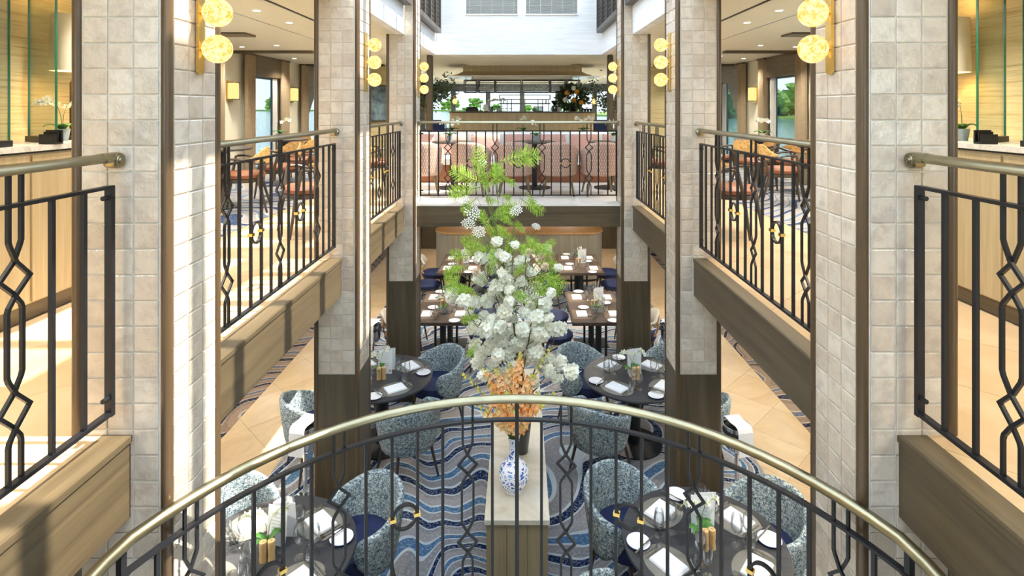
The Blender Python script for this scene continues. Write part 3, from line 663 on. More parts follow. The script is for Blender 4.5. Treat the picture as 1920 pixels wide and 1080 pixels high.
t = thing('table_lamp', 'table lamp with a tall ivory drum shade on the right counter', 'lamp', (3.16, 4.12, 3.521))
obj('base', MB().lathe([(.07,0),(.07,.02),(.03,.03),(.03,.40),(.012,.43),(.012,.52)], 18), M['chairwood'], t, True)
obj('shade', MB().lathe([(.145,.48),(.135,.87),(.131,.87),(.141,.48)], 28, cap=False), M['lampcloth'], t, True)
l = bpy.data.lights.new('lamp', 'POINT'); l.energy = 5; l.color = (1,.66,.3); l.shadow_soft_size = .05; lo = bpy.data.objects.new('bulb', l); COL.objects.link(lo); lo.location = (0,0,.66); lo.parent = t
t = thing('table_lamp', 'table lamp glowing behind the nearest left pillar on the counter', 'lamp', (-3.12, 3.95, 3.521))
obj('base', MB().lathe([(.07,0),(.07,.02),(.03,.03),(.03,.40),(.012,.43),(.012,.52)], 18), M['chairwood'], t, True)
obj('shade', MB().lathe([(.145,.48),(.135,.87),(.131,.87),(.141,.48)], 28, cap=False), M['lampcloth'], t, True)
l2 = lo.copy(); COL.objects.link(l2); l2.parent = t

# ------------------------------------------------------------------ chairs
def smooth(x): x = max(0, min(1, x)); return x*x*(3-2*x)
def shell(mb, rt, rb, zb, zt, za, amax, th, n=40, ex=1.04, sag=.0):
    rr = []
    for i in range(n+1):
        u = -1+2*i/n; a = u*amax; w = abs(u); e = max(0, (w-.86)/.14); dr = 1-sqrt(max(0, 1-e*e))
        top = zt+(za-zt)*smooth((w-.12)/.8)-dr*.10; bot = zb+.10*smooth((w-.66)/.34)+dr*.085; bot = min(bot, top-.012)
        def P(o, f):
            z = bot+(top-bot)*f; g = max(0, (z-zb)/(zt-zb)); r_ = rb+(rt-rb)*g**.8-o*th-(dr*.01)
            return (ex*r_*sin(a), -r_*cos(a), z)
        rr.append([P(.1,0), P(0,.12), P(-.03,.45), P(-.02,.8), P(.03,.94), P(.2,.99), P(.5,1.005), P(.8,.985), P(.96,.93), P(1,.75), P(1,.4), P(.95,.1), P(.7,0), P(.4,-.02)])
    return mb.rings(rr, cap=True)
def leg(p0, p1, r0, r1): return MB().tube([p0, p1], [r0, r1], 8)
def tub_proto():
    t = proto(thing('tub_chair', 'proto', 'chair'))
    obj('shell', shell(MB(), .335, .27, .335, .80, .66, radians(128), .055), M['tweed'], t, 60)
    obj('seat', MB().lathe([(.20,.36),(.255,.37),(.265,.41),(.262,.45),(.245,.475),(.0,.485)], 28, (0,.03,0), cap=True, sy=1.05), M['navy'], t, 50)
    for sx in (-1, 1):
        for sy in (-1, 1): obj('leg', leg((sx*.17, sy*.16+.02, .37), (sx*.235, sy*.225+.02, 0), .019, .011), M['chairwood'], t, True)
    return t
TUB = tub_proto()
def pink_proto():
    t = proto(thing('lounge_armchair', 'proto', 'chair'))
    obj('shell', shell(MB(), .335, .285, .30, .765, .63, radians(118), .055, ex=.91), M['chevron'], t, 60)
    obj('seat', MB().lathe([(.22,.31),(.26,.33),(.265,.40),(.24,.44),(.0,.45)], 26, (0,.05,0)), M['bench'], t, 50)
    for sx in (-1, 1):
        for sy in (-1, 1): obj('leg', leg((sx*.16, sy*.16+.02, .32), (sx*.22, sy*.23+.02, 0), .022, .013), M['bronze_leg'], t, True)
    return t
PINK = pink_proto()
def side_proto():                                              # dining chair: round navy seat, oval padded back
    t = proto(thing('dining_chair', 'proto', 'chair'))
    obj('seat', MB().lathe([(.17,.42),(.225,.425),(.24,.45),(.235,.48),(.20,.50),(.0,.505)], 26), M['navy'], t, 50)
    obj('seat_frame', MB().lathe([(.18,.385),(.215,.39),(.215,.422),(.18,.42)], 24), M['chairwood'], t, True)
    rr = []
    for i in range(15):
        a = radians(-48+96*i/14); u = abs(-1+2*i/14); hh = .115*sqrt(max(.02, 1-u**2.6)); zc = .70; r_ = .25
        rr.append([(( r_+o)*sin(a), -(r_+o)*cos(a)-.02*k, zc+k*hh) for o, k in ((.02,-1),(.022,0),(.02,1),(-.005,1.04),(-.02,.9),(-.03,0),(-.02,-.9),(-.005,-1.04))])
    b = obj('backrest', MB().rings(rr, cap=True), M['cream'], t, 50)
    obj('back_veneer', MB().rings([[(x*1.0, y*1.0, z) for x, y, z in [((.25+o)*sin(radians(-44+88*i/10)), -(.25+o)*cos(radians(-44+88*i/10))-.016*k, .70+k*.098*sqrt(max(.03, 1-abs(-1+.2*i)**2.6))) for o, k in ((.02,-1),(.027,-.5),(.028,.5),(.02,1))]] for i in range(11)]), M['padback'], b, True)
    for sx in (-1, 1):
        obj('back_post', MB().tube([(sx*.13, -.14, .40), (sx*.13, -.225, .56), (sx*.12, -.248, .66)], .013, 6), M['oak_lit'], t, True)
        for sy in (-1, 1): obj('leg', leg((sx*.15, sy*.15, .40), (sx*.2, sy*.21, 0), .018, .011), M['chairwood'], t, True)
    return t
SIDE = side_proto()
def cane_proto():                                              # gallery chair: rust seat, curved cane back, dark arms
    t = proto(thing('cane_chair', 'proto', 'chair'))
    obj('seat', MB().lathe([(.19,.40),(.245,.41),(.25,.445),(.22,.475),(.0,.485)], 24, sx=1.0, sy=.95), M['rust'], t, 50)
    obj('seat_frame', MB().lathe([(.20,.355),(.24,.36),(.24,.402),(.2,.40)], 24, sy=.95), M['chairwood'], t, True)
    rr = []
    for i in range(17):
        a = radians(-72+144*i/16); w = abs(-1+2*i/16); top = .76-.11*smooth((w-.35)/.65); bot = .56+.07*smooth((w-.4)/.6)
        rr.append([((.285+o)*sin(a)*1.0, -(.27+o)*cos(a), z) for o, z in ((.012, bot), (.014, (bot+top)/2), (.01, top), (-.008, top+.002), (-.012, (bot+top)/2), (-.01, bot))])
    obj('cane_back', MB().rings(rr, cap=True), M['weave'], t, True)
    obj('arm_rail', MB().tube([(sg*(.30*sin(radians(a))), -.285*cos(radians(a)), .565+.08*smooth((abs(a)-40)/60)) for a in range(-115, 116, 10) for sg in (1,)], .014, 6), M['chairwood'], t, True)
    for sx in (-1, 1):
        obj('leg', MB().tube([(sx*.27, .13, .645), (sx*.225, .17, .40), (sx*.235, .23, 0)], [.014,.021,.012], 8), M['chairwood'], t, True)
        obj('leg', MB().tube([(sx*.17, -.24, .60), (sx*.185, -.17, .39), (sx*.225, -.27, 0)], [.014,.021,.012], 8), M['chairwood'], t, True)
    return t
CANE = cane_proto()
def face(x, y, tx, ty): return atan2(ty-y, tx-x)-pi/2

# ------------------------------------------------------------------ table ware prototypes
def ware(name, cat): return proto(thing(name, 'proto', cat))
GL = ware('wine_glass', 'glass')
def cup(mb_prof, n=16): return MB().lathe(mb_prof, n, cap=False)
obj('bowl', cup([(.005,.088),(.022,.094),(.036,.115),(.0405,.145),(.037,.18),(.0315,.212),(.0305,.212),(.036,.18),(.0395,.145),(.035,.116),(.021,.096),(.004,.0905)]), M['glass'], GL, True)
obj('foot', cup([(.0,.0),(.036,.0),(.035,.003),(.010,.007),(.0045,.016),(.004,.06),(.005,.088)]), M['glass'], GL, True)
TU = ware('tumbler', 'glass'); obj('bowl', cup([(.0,.0),(.026,.0),(.034,.012),(.040,.045),(.038,.075),(.033,.096),(.032,.096),(.037,.075),(.039,.045),(.033,.014),(.025,.006),(.0,.006)]), M['glass'], TU, True)
obj('base', MB().lathe([(.0,.0061),(.024,.0062),(.024,.009),(.0,.010)], 12, cap=False), M['glass'], TU, True)
PLT = ware('side_plate', 'plate'); obj('dish', MB().lathe([(.045,0),(.05,.002),(.082,.012),(.081,.0145),(.05,.006),(.0,.0055)], 28, cap=True), M['plate'], PLT, 60)
obj('rim', MB().lathe([(.0815,.0115),(.0835,.0125),(.0835,.0145),(.0805,.015)], 28, cap=False), M['platerim'], PLT, True)
NAP = ware('napkin', 'napkin'); obj('lower_fold', MB().rbox(-.075,.075,-.105,.105,0,.008,.004), M['linenw'], NAP, 30); obj('upper_fold', MB().rbox(-.072,.074,-.10,.104,.008,.016,.005), M['linenw'], NAP, 30)
FK = ware('fork', 'fork'); m = MB().bar((0,-.09,.003),(0,.035,.004),.009,.0025).prism([(-.004,.03),(-.011,.05),(-.011,.062),(.011,.062),(.011,.05),(.004,.03)],.003,.0055)
for i in range(4): m.box(-.011+i*.0064,-.0082+i*.0064,.062,.10,.003,.0052)
obj('fork_body', m, M['cutlery'], FK)
KN = ware('knife', 'knife'); obj('handle', MB().prism([(-.006,-.10),(.006,-.10),(.0045,.01),(-.0045,.01)],.002,.007), M['cutlery'], KN); obj('blade', MB().prism([(-.004,.01),(.007,.015),(.0085,.07),(.004,.115),(-.004,.118)],.003,.005), M['cutlery'], KN)
MATR = ware('placemat', 'placemat'); obj('mat_top', MB().lathe([(.0,.0),(.185,.0),(.187,.002),(.185,.0035),(.0,.0036)], 36, cap=False, sy=.78), M['mat'], MATR, 50); obj('stitching', MB().lathe([(.178,.0036),(.179,.0042),(.18,.0036)], 36, cap=False, sy=.775), M['mat'], MATR)
MATQ = ware('placemat', 'placemat'); obj('mat_top', MB().rbox(-.20,.20,-.145,.145,0,.0035,.003), M['matb'], MATQ); obj('stitching', MB().box(-.19,.19,-.136,-.133,.003,.0042).box(-.19,.19,.133,.136,.003,.0042), M['matb'], MATQ)
MILL = ware('pepper_mill', 'mill'); obj('body', MB().lathe([(.024,0),(.025,.01),(.021,.05),(.0245,.085),(.024,.1)], 18), M['beech'], MILL, True); obj('cap', MB().lathe([(.024,.1015),(.0245,.115),(.023,.13),(.008,.133),(.006,.138)], 18), M['beech'], MILL, True)
MENU = ware('menu_card', 'menu'); m = MB()
obj('front_leaf', MB().cbox((0,-.028,.125),(.155,.003,.25), M=Matrix.Rotation(-.12,4,'X')), M['paper'], MENU); obj('rear_leaf', MB().cbox((0.02,.03,.13),(.155,.003,.26), .25, M=Matrix.Rotation(.12,4,'X')), M['paper'], MENU)
f = MENU.children[0]
for i in range(6):
    z = .20-.022*i; y = -.028+(z-.125)*sin(.12)-.0022
    obj('printed_line', MB().cbox((R(-.01,.01), y, z),(.07+R(0,.04), .0008, .004)), M['print'], f)
obj('gold_sprig', MB().cbox((.055, -.028+(.03-.125)*sin(.12)-.0022, .03),(.02,.0008,.03)), M['gold'], f)

def setting(x, y, z, rz, mat_, lab, grp, full=True):
    """one place: x,y is the mat centre, rz turns local +y towards the table centre"""
    c, s_ = cos(rz), sin(rz)
    def at(u, v): return (x+u*c-v*s_, y+u*s_+v*c)
    dup(mat_, (x, y, z+.0005), rz, 'placemat '+lab, 'placemats '+grp)
    dup(NAP, (*at(0,-.005), z+.0048), rz+pi/2+R(-.08,.08) if full else rz+pi/2, 'folded white napkin '+lab, 'folded napkins '+grp)
    px, py = (-.245, -.03) if full else (-.26, .05)
    dup(PLT, (*at(px,py), z+.0008), 0, 'blue-rimmed white side plate '+lab, 'side plates '+grp)
    if full:
        for k, u in enumerate((-.125, -.15)): dup(FK, (*at(u,0), z+.0045), rz+R(-.04,.04), ('inner ' if k == 0 else 'outer ')+'fork '+lab, 'forks '+grp)
        for k, u in enumerate((.125, .15)): dup(KN, (*at(u,0), z+.0045), rz+R(-.04,.04), ('inner ' if k == 0 else 'outer ')+'table knife '+lab, 'knives '+grp)
        dup(KN, (*at(px+.05,py), z+.0165), rz+R(-.1,.1)+.15, 'butter knife '+lab, 'butter knives '+grp)
    dup(GL, (*at(.11,.17), z+.0005), 0, 'larger wine glass '+lab, 'wine glasses '+grp)
    dup(GL, (*at(.20,.13), z+.0005), 0, 'smaller wine glass '+lab, 'wine glasses '+grp, .88)
    dup(TU, (*(at(.14,.085) if full else at(.1,.1)), z+.0005), 0, 'stemless tumbler '+lab, 'tumblers '+grp)
# ------------------------------------------------------------------ lower restaurant: round tables
def round_table(x, y, nm_):
    t = thing('round_table', 'round slate-grey dining table, %s, laid for four' % nm_, 'table', (x, y, 0))
    obj('table_top', MB().lathe([(.0,.722),(.52,.722),(.555,.728),(.56,.74),(.555,.75),(.0,.75)], 64, cap=False), M['tabletop'], t, 50)
    obj('column', MB().lathe([(.075,.03),(.075,.68),(.16,.70),(.16,.722)], 24), M['black'], t, True)
    obj('base', MB().lathe([(.31,.005),(.31,.016),(.10,.03),(.075,.035)], 40), M['black'], t, True)
RT = [(1.29, 3.87, 'near right', ((-.44,.52),(.56,.36),(-.60,-.42),(.55,-.5))), (1.29, 6.25, 'far right', ((-.50,.52),(.52,.52),(-.46,-.52),(.56,-.46))),
      (-1.66, 3.77, 'near left', ((-.50,.50),(.46,.50),(-.55,-.5),(.55,-.5))), (-1.52, 6.25, 'far left', ((-.52,.52),(.55,.48),(-.60,-.44),(.40,-.54)))]
pos = ['back left', 'back right', 'front left', 'front right']
for x, y, nm_, ch in RT:
    round_table(x, y, nm_)
    for (dx, dy), p in zip(ch, pos):
        dup(TUB, (x+dx, y+dy, .0045), face(0, 0, -dx, -dy)+R(-.06,.06), 'blue-grey tweed tub chair with navy seat, %s of the %s round table' % (p, nm_), 'tweed tub chairs round the round tables')
        a = atan2(dy, dx); setting(x+.355*cos(a), y+.355*sin(a), .75, a+pi/2, MATR, 'at the %s of the %s round table' % (p, nm_), 'on the round tables')
    dup(MENU, (x+.02, y+.10, .7505), R(-.35,.1), 'white menu card standing on the %s round table' % nm_, 'menu cards on the tables')
    dup(OR[2 if 'right' in nm_ else 0], (x-.02, y+.005, .7505), R(0,1), 'white orchid in a small pot on the %s round table' % nm_, 'orchids on the tables', .86)
    for k, dx in enumerate((.005, .055)):
        dup(MILL, (x+dx-.02, y-.075+.01*k, .7505), 0, '%s turned beech mill beside the orchid on the %s round table' % (('left', 'right')[k], nm_), 'beech mills on the tables')
# ------------------------------------------------------------------ lower restaurant: rectangular tables
RQ = [(.75, 1.55, 7.81, 9.15, 'nearer right'), (.75, 1.56, 10.16, 11.46, 'farther right'), (-1.5, -.68, 7.81, 9.15, 'nearer left'), (-1.5, -.70, 10.16, 11.46, 'farther left')]
for x0, x1, y0, y1, nm_ in RQ:
    cx, cy = (x0+x1)/2, (y0+y1)/2
    t = thing('dining_table', 'rectangular dark brown dining table, %s of the four' % nm_, 'table', (cx, cy, 0)); w, d = (x1-x0)/2, (y1-y0)/2
    obj('table_top', MB().rbox(-w, w, -d, d, .705, .75, .006), M['tabledark'], t)
    for e in (-1, 1):
        for q in (-.12, 0, .12): obj('post', MB().cyl((q*.9, e*d*.62), .045 if q == 0 else .018, .02, .70, 14), M['black'], t, True)
        obj('foot_plate', MB().rbox(-.26, .26, e*d*.62-.17, e*d*.62+.17, .005, .022, .006), M['black'], t)
    for i, yy in enumerate((-.36, .36)):
        for e in (-1, 1):
            rw = ('front', 'back')[i]+' '+('left' if e < 0 else 'right')
            setting(cx+e*(w-.17), cy+yy, .75, pi/2 if e > 0 else -pi/2, MATQ, 'at the %s of the %s oblong table' % (rw, nm_), 'on the rectangular tables', False)
            off = .27 if (e > 0) == (x0 < 0) else .30
            dup(SIDE, (cx+e*(w+.20), cy+yy+R(-.02,.02), .0045), face(e, 0, 0, 0)+R(-.08,.08), 'dining chair with round navy seat, %s of the %s rectangular table' % (rw, nm_), 'navy dining chairs at the rectangular tables')
    dup(MENU, (cx+.06, cy+.05, .7505), R(-.3,.3), 'white menu card on the %s rectangular table' % nm_, 'menu cards on the tables')
    dup(OR[0 if cy < 9 else 1], (cx+.0, cy-.28 if cy < 9 else cy+.28, .7505), R(0,6), 'orchid in a grey pot on the %s rectangular table' % nm_, 'orchids on the tables', .75 if cy < 9 else .8)
    for k in range(2): dup(MILL, (cx-.05+.06*k, cy-.13, .7505), 0, '%s mill on the %s rectangular table' % (('left', 'right')[k], nm_), 'beech mills on the tables')
# lower counter with rounded ends
def stadium(w, d, r, n=8):
    pts = []
    for (cx, cy, a0) in ((w-r, d-r, 0), (-w+r, d-r, pi/2), (-w+r, -d+r, pi), (w-r, -d+r, 1.5*pi)):
        for i in range(n+1): a = a0+pi/2*i/n; pts.append((cx+r*cos(a), cy+r*sin(a)))
    return pts
t = thing('reception_counter', 'long grey-oak counter with rounded ends behind the rectangular tables', 'counter', (0, 12.45, 0))
obj('front_panel', MB().prism(stadium(1.83, .42, .38), .06, 1.03), M['oak_grey'], t, True); obj('kick_plinth', MB().prism(stadium(1.78, .37, .34), .004, .06), M['black'], t, True)
obj('counter_top', MB().prism(stadium(1.85, .44, .40), 1.03, 1.07), M['oak_lit'], t, True)
for i in range(5): obj('groove', MB().box(-1.2+i*.6-.003, -1.2+i*.6+.003, -.4215, -.4195, .08, 1.02), M['walnut'], t)
m = MB()
for s in (-1, 1):
    t = thing('door_recess', 'dark doorway beside the lower counter, %s' % ('left' if s < 0 else 'right'), 'doorway', (s*2.15, 14.9, 0))
    obj('leaf', MB().box(-.45, .45, 0, .06, .005, 2.1), M['walnut_z'], t); obj('jamb', MB().box(-.52, -.45, -.02, .08, .005, 2.16).box(.45, .52, -.02, .08, .005, 2.16), M['chairwood'], t)
# wine coolers on stands with a napkin
def cooler_proto():
    t = proto(thing('wine_cooler', 'proto', 'wine cooler'))
    obj('bucket', MB().lathe([(.085,.50),(.10,.52),(.12,.72),(.125,.735),(.118,.735),(.112,.72),(.09,.53),(.0,.525)], 24, cap=False), M['steel'], t, True)
    obj('ring', MB().lathe([(.118,.66),(.13,.665),(.13,.675),(.118,.68)], 24), M['iron'], t, True)
    obj('stem', MB().lathe([(.045,.47),(.045,.50),(.022,.50),(.02,.47),(.02,.03),(.045,.025)], 16), M['steel'], t, True); obj('base', MB().lathe([(.14,.004),(.14,.012),(.05,.028),(.02,.03)], 24), M['steel'], t, True)
    obj('napkin', MB().rings([[(u, v, z) for u in (-.075, .075)]+[(u, v-.006, z-.004) for u in (.075, -.075)] for v, z in ((-.150,.52),(-.146,.62),(-.140,.73),(-.125,.765),(-.09,.775),(0,.765),(.08,.775),(.115,.76),(.125,.70))], cap=True), M['linenw'], t)
    return t
CO = cooler_proto()
for x, y, l in ((-2.02, 5.32, 'beside the middle left pillar'), (2.08, 5.32, 'beside the middle right pillar'), (-2.03, 7.80, 'beside the farthest left pillar'), (2.09, 7.80, 'beside the farthest right pillar')):
    dup(CO, (x, y, .0045), .2 if x > 0 else -.2, 'wine cooler on a stand draped with a white napkin '+l, 'wine coolers on stands')
# ------------------------------------------------------------------ plinth and vases
t = thing('display_plinth', 'long oak plinth with a grey-beige marble top under the flower vases', 'plinth', (0, 4.9, 0))
obj('body', MB().box(-.21, .21, -1.085, 1.085, .005, .905), M['oak_plinth'], t); obj('marble_top', MB().rbox(-.222, .222, -1.105, 1.105, .915, .95, .004), M['marble'], t); obj('shadow_joint', MB().box(-.2, .2, -1.07, 1.07, .905, .915), M['black'], t)
for i in (-.07, .07): obj('panel_joint', MB().box(i-.0015, i+.0015, -1.0865, -1.084, .01, .90), M['walnut_z'], t)
BV = (-.025, 4.10); DV = (.03, 4.55)
t = thing('porcelain_vase', 'blue and white porcelain bottle vase on the front of the plinth', 'vase', (*BV, .9505))
obj('body', MB().lathe([(.055,0),(.065,.004),(.068,.015),(.095,.05),(.112,.10),(.108,.15),(.085,.19),(.055,.215),(.038,.235),(.032,.27),(.033,.325),(.042,.37),(.044,.385),(.038,.385),(.03,.36),(.028,.30),(.0,.29)], 40, cap=True), M['porcelain'], t, 60)
obj('foot_ring', MB().lathe([(.056,.0),(.066,.0),(.0675,.012),(.056,.012)], 32), M['plate'], t, True)
t = thing('tapered_vase', 'dark grey tapered vase holding the tall blossom branches', 'vase', (*DV, .9505))
obj('body', MB().lathe([(.05,0),(.055,.004),(.095,.36),(.10,.38),(.094,.38),(.088,.35),(.0,.30)], 28, cap=True), M['bluepot'], t, 60); obj('rim', MB().lathe([(.095,.378),(.101,.378),(.101,.386),(.095,.386)], 28), M['bluepot'], t, True)

# ------------------------------------------------------------------ the tall flower arrangement
def at(px, py, D): return Vector((CAMX+(px-975)/F*D, D, CAMZ-(py-203)/F*D))
def tmp_mesh(name, mb, mats, smooth=False):
    o = obj(name, mb, mats, None, smooth); me = o.data; bpy.data.objects.remove(o); return me
def floret(m, c, dr, r_, npet=5, rnd=random, mi=0, core=1, cr=.22):
    dr = dr.normalized(); e1 = dr.orthogonal().normalized(); e2 = dr.cross(e1); b0 = rnd.uniform(0, 6)
    for p in range(npet):
        b = b0+p*2*pi/npet; d = e1*cos(b)+e2*sin(b); sd = dr.cross(d); k = r_*rnd.uniform(.85, 1.1)
        m.add([c, c+d*k*.55-sd*k*.42+dr*k*.16, c+d*k-sd*k*.2+dr*k*.22, c+d*k+sd*k*.2+dr*k*.22, c+d*k*.55+sd*k*.42+dr*k*.16], [(0,1,2,3,4)], mi)
    if core is not None: m.add([c+dr*r_*.14+e1*r_*cr, c+dr*r_*.14-e1*r_*cr*.5+e2*r_*cr*.87, c+dr*r_*.14-e1*r_*cr*.5-e2*r_*cr*.87], [(0,1,2)], core)
def fib(n, rnd):
    out = []
    for i in range(n):
        z = 1-2*(i+.5)/n; a = i*2.39996+rnd.uniform(-.2,.2); q = sqrt(1-z*z); out.append(Vector((q*cos(a), q*sin(a), z)))
    return out
BL = []
for v in range(4):
    rnd = random.Random(40+v); m = MB()
    for d in fib(20, rnd): floret(m, Vector((d.x, d.y*.9, d.z*.85))*rnd.uniform(.55,.72), d+Vector((rnd.uniform(-.5,.5), rnd.uniform(-.5,.5), rnd.uniform(-.5,.5))), .50, 5, rnd)
    BL.append(tmp_mesh('white_blossom', m, [M['petal'], M['core']]))
rnd = random.Random(5); m = MB()
for k, n, r_ in ((.2,4,.75),(.5,6,.8),(.8,8,.8)):
    for i in range(n): d = Vector((cos(i*2*pi/n+k), sin(i*2*pi/n+k), 1.2-k)).normalized(); floret(m, d*.2*k, d, r_*.8, 2, rnd, 0, None)
ROSE = tmp_mesh('cream_rose', m, [M['petal2']])
m = MB()                                                     # lacy white umbel
for i in range(40):
    a = i*2.39996; q = sqrt(i/40); p = Vector((q*cos(a), q*sin(a), .35-.3*q*q)); floret(m, p, Vector((p.x*.4,p.y*.4,1)), .13, 5, rnd, 0, None); m.bar((0,0,-.5), tuple(p), .012, .012, (0,1,.1), 1)
UMB = tmp_mesh('white_umbel', m, [M['petal'], M['stem']])
FERN = []
for v in range(3):                                           # frond along +x, in the xy plane, arching in z
    rnd = random.Random(60+v); m = MB(); n = 13; pts = [(i/n, 0, .12*sin(pi*i/n*.9)-.10*(i/n)**2) for i in range(n+1)]
    m.tube(pts, [.012*(1-i/(n+2)) for i in range(n+1)], 4, 1)
    for i in range(1, n+1):
        u = i/n; L = .33*sin(pi*min(1, .12+.88*(1-u)**.9))**.8*(.8+.25*rnd.random())+.03
        for sg in (-1, 1):
            a = radians(62-12*u)+rnd.uniform(-.08,.08); d = Vector((cos(a), sg*sin(a), -.15)).normalized(); sd = Vector((-d.y, d.x, 0)); c0 = Vector(pts[i])
            for s2 in (-1, 1):                                # lobed half blade
                prof = [(0,.02),(.14,.13),(.2,.06),(.34,.12),(.4,.05),(.54,.10),(.6,.04),(.75,.07),(.8,.025),(1,0)]
                ring = [c0+d*L*f+sd*s2*w*L*.85+Vector((0,0,.05*w*L)) for f, w in prof]+[c0+d*L*f for f in (.8,.6,.4,.2,0)]
                m.add(ring, [(0,1,2,13,14),(2,3,4,12,13),(4,5,6,11,12),(6,7,8,10,11),(8,9,10)], 0)
    FERN.append(tmp_mesh('fern_frond', m, [M['fern'], M['stem']]))
FA = thing('blossom_arrangement', 'towering arrangement of white blossom branches and bright green ferns in the dark vase', 'flowers', (*DV, 1.25))
FO = FA.location
cl = []
for X, Y, s_ in ((520,120,70),(700,150,50),(495,250,75),(360,275,80),(605,270,70),(765,310,92),(640,370,60),(470,370,75),(370,475,88),(575,430,66),(620,490,80),(520,550,92),(850,415,66),(760,500,66),(545,235,60),(440,300,60),
    (750,650,92),(570,650,75),(640,690,66),(985,715,88),(100,635,90),(210,690,88),(330,700,76),(430,690,80),(260,815,50),(600,790,95),(850,740,66),(790,800,66),(910,850,100),(1030,850,60),(430,960,100),(310,940,100),(560,960,92),(720,960,92),(950,990,112),(1130,960,92),(480,870,66),(400,830,66),(540,1040,66),(740,1040,76),(680,860,55),(860,930,60),
    (1000,185,60),(1045,610,62),(1115,370,52),(640,580,60),(470,600,55),(690,560,55),(880,660,50)):
    cl.append((830+X/5.143, 430+Y/5.143, s_/5.143/2))
for X, Y, s_ in ((230,760,42),(252,795,44),(240,832,42),(266,880,38),(320,800,44),(360,795,50),(380,850,40),(335,745,44),(470,790,48),(480,830,40),(440,780,44),(415,700,46),(400,760,44),(490,720,50),(520,815,36),(562,830,42),(605,865,48),(518,862,40),(548,890,40),(460,910,32),(290,765,46),(300,850,40),(345,870,38),(280,690,40),(255,710,34),(450,740,46),(425,820,42),(375,720,36),(540,700,44),(560,690,34),(325,690,44),(350,905,34)):
    cl.append((780+X/2.077, 280+Y/2.077, s_/2.077/2*.76))
tips = [(905,500),(885,600),(848,552),(935,450),(950,500),(985,470),(1010,560),(1040,640),(965,580),(905,680),(1030,700),(920,630)]
br = []
for i, (px, py) in enumerate(tips):
    D = 4.5+R(-.16, .16); e = at(px, py, D); b = Vector((DV[0]+R(-.03,.03), DV[1]+R(-.03,.03), 1.28)); q = b.lerp(e, .45)+Vector((R(-.03,.03)-(e.x-b.x)*.18, R(-.05,.05), .06))
    pts = []
    for k in range(13):
        t_ = k/12; p = b*(1-t_)**2+q*2*t_*(1-t_)+e*t_*t_; pts.append(p+Vector((R(-.008,.008), R(-.008,.008), 0)))
    mb = MB().tube(pts, [.010*(1-.75*k/12) for k in range(13)], 6); br.append([pts, mb])
for i, (px, py, r_) in enumerate(cl):
    D = 4.46+R(-.22, .20); p = at(px, py, D); best = None
    for B in br:
        for j in range(3, 13):
            q = B[0][j]; dz = p.z-q.z
            if dz < .02: continue
            d = (q-p).length
            if best is None or d < best[0]: best = (d, q, B)
    if best and best[0] > .02:
        q = best[1]; mid = q.lerp(p, .55)+Vector((0, 0, -.03*best[0])); best[2][1].tube([q, mid, p], [.004,.003,.002], 5)
    s_ = r_*1.75*D/F
    inst('white_blossom', BL[i % 4], FA, Matrix.Translation(p-FO) @ Matrix.Rotation(R(0,6.28), 4, 'Z') @ Matrix.Rotation(R(-.5,.5), 4, 'X') @ Matrix.Scale(s_*1.12, 4))
for pts, mb in br: obj('branch', mb, M['twig'], FA, True, FO)
for px, py, r_ in ((991,473,11),(1022,500,11),(893,510,12),(1015,480,9)):
    D = 4.45+R(-.1,.1); p = at(px, py, D); inst('cream_rose', ROSE, FA, Matrix.Translation(p-FO) @ Matrix.Rotation(R(.6,1.4), 4, 'X') @ Matrix.Scale(r_*1.15*D/F, 4))
    obj('stem', MB().tube([br[3][0][7], br[3][0][7].lerp(p, .6)+Vector((0,0,.03)), p], .003, 5), M['stem'], FA, True, FO)
for px, py, r_ in ((885,398,17),(878,420,14),(1003,543,19),(968,395,13),(1005,425,9),(898,435,13),(965,460,12),(870,375,12),(905,305,8)):
    D = 4.45+R(-.1,.1); p = at(px, py, D); inst('white_umbel', UMB, FA, Matrix.Translation(p-FO) @ Matrix.Rotation(R(-.6,.6), 4, 'Y') @ Matrix.Rotation(R(.3,1.0), 4, 'X') @ Matrix.Scale(r_*.95*D/F, 4))
    b = br[0][0][8]; obj('stem', MB().tube([br[3][0][6], br[3][0][9].lerp(p, .55)+Vector((0,0,.02)), p-Vector((0,0,.03))], .003, 5), M['stem'], FA, True, FO)
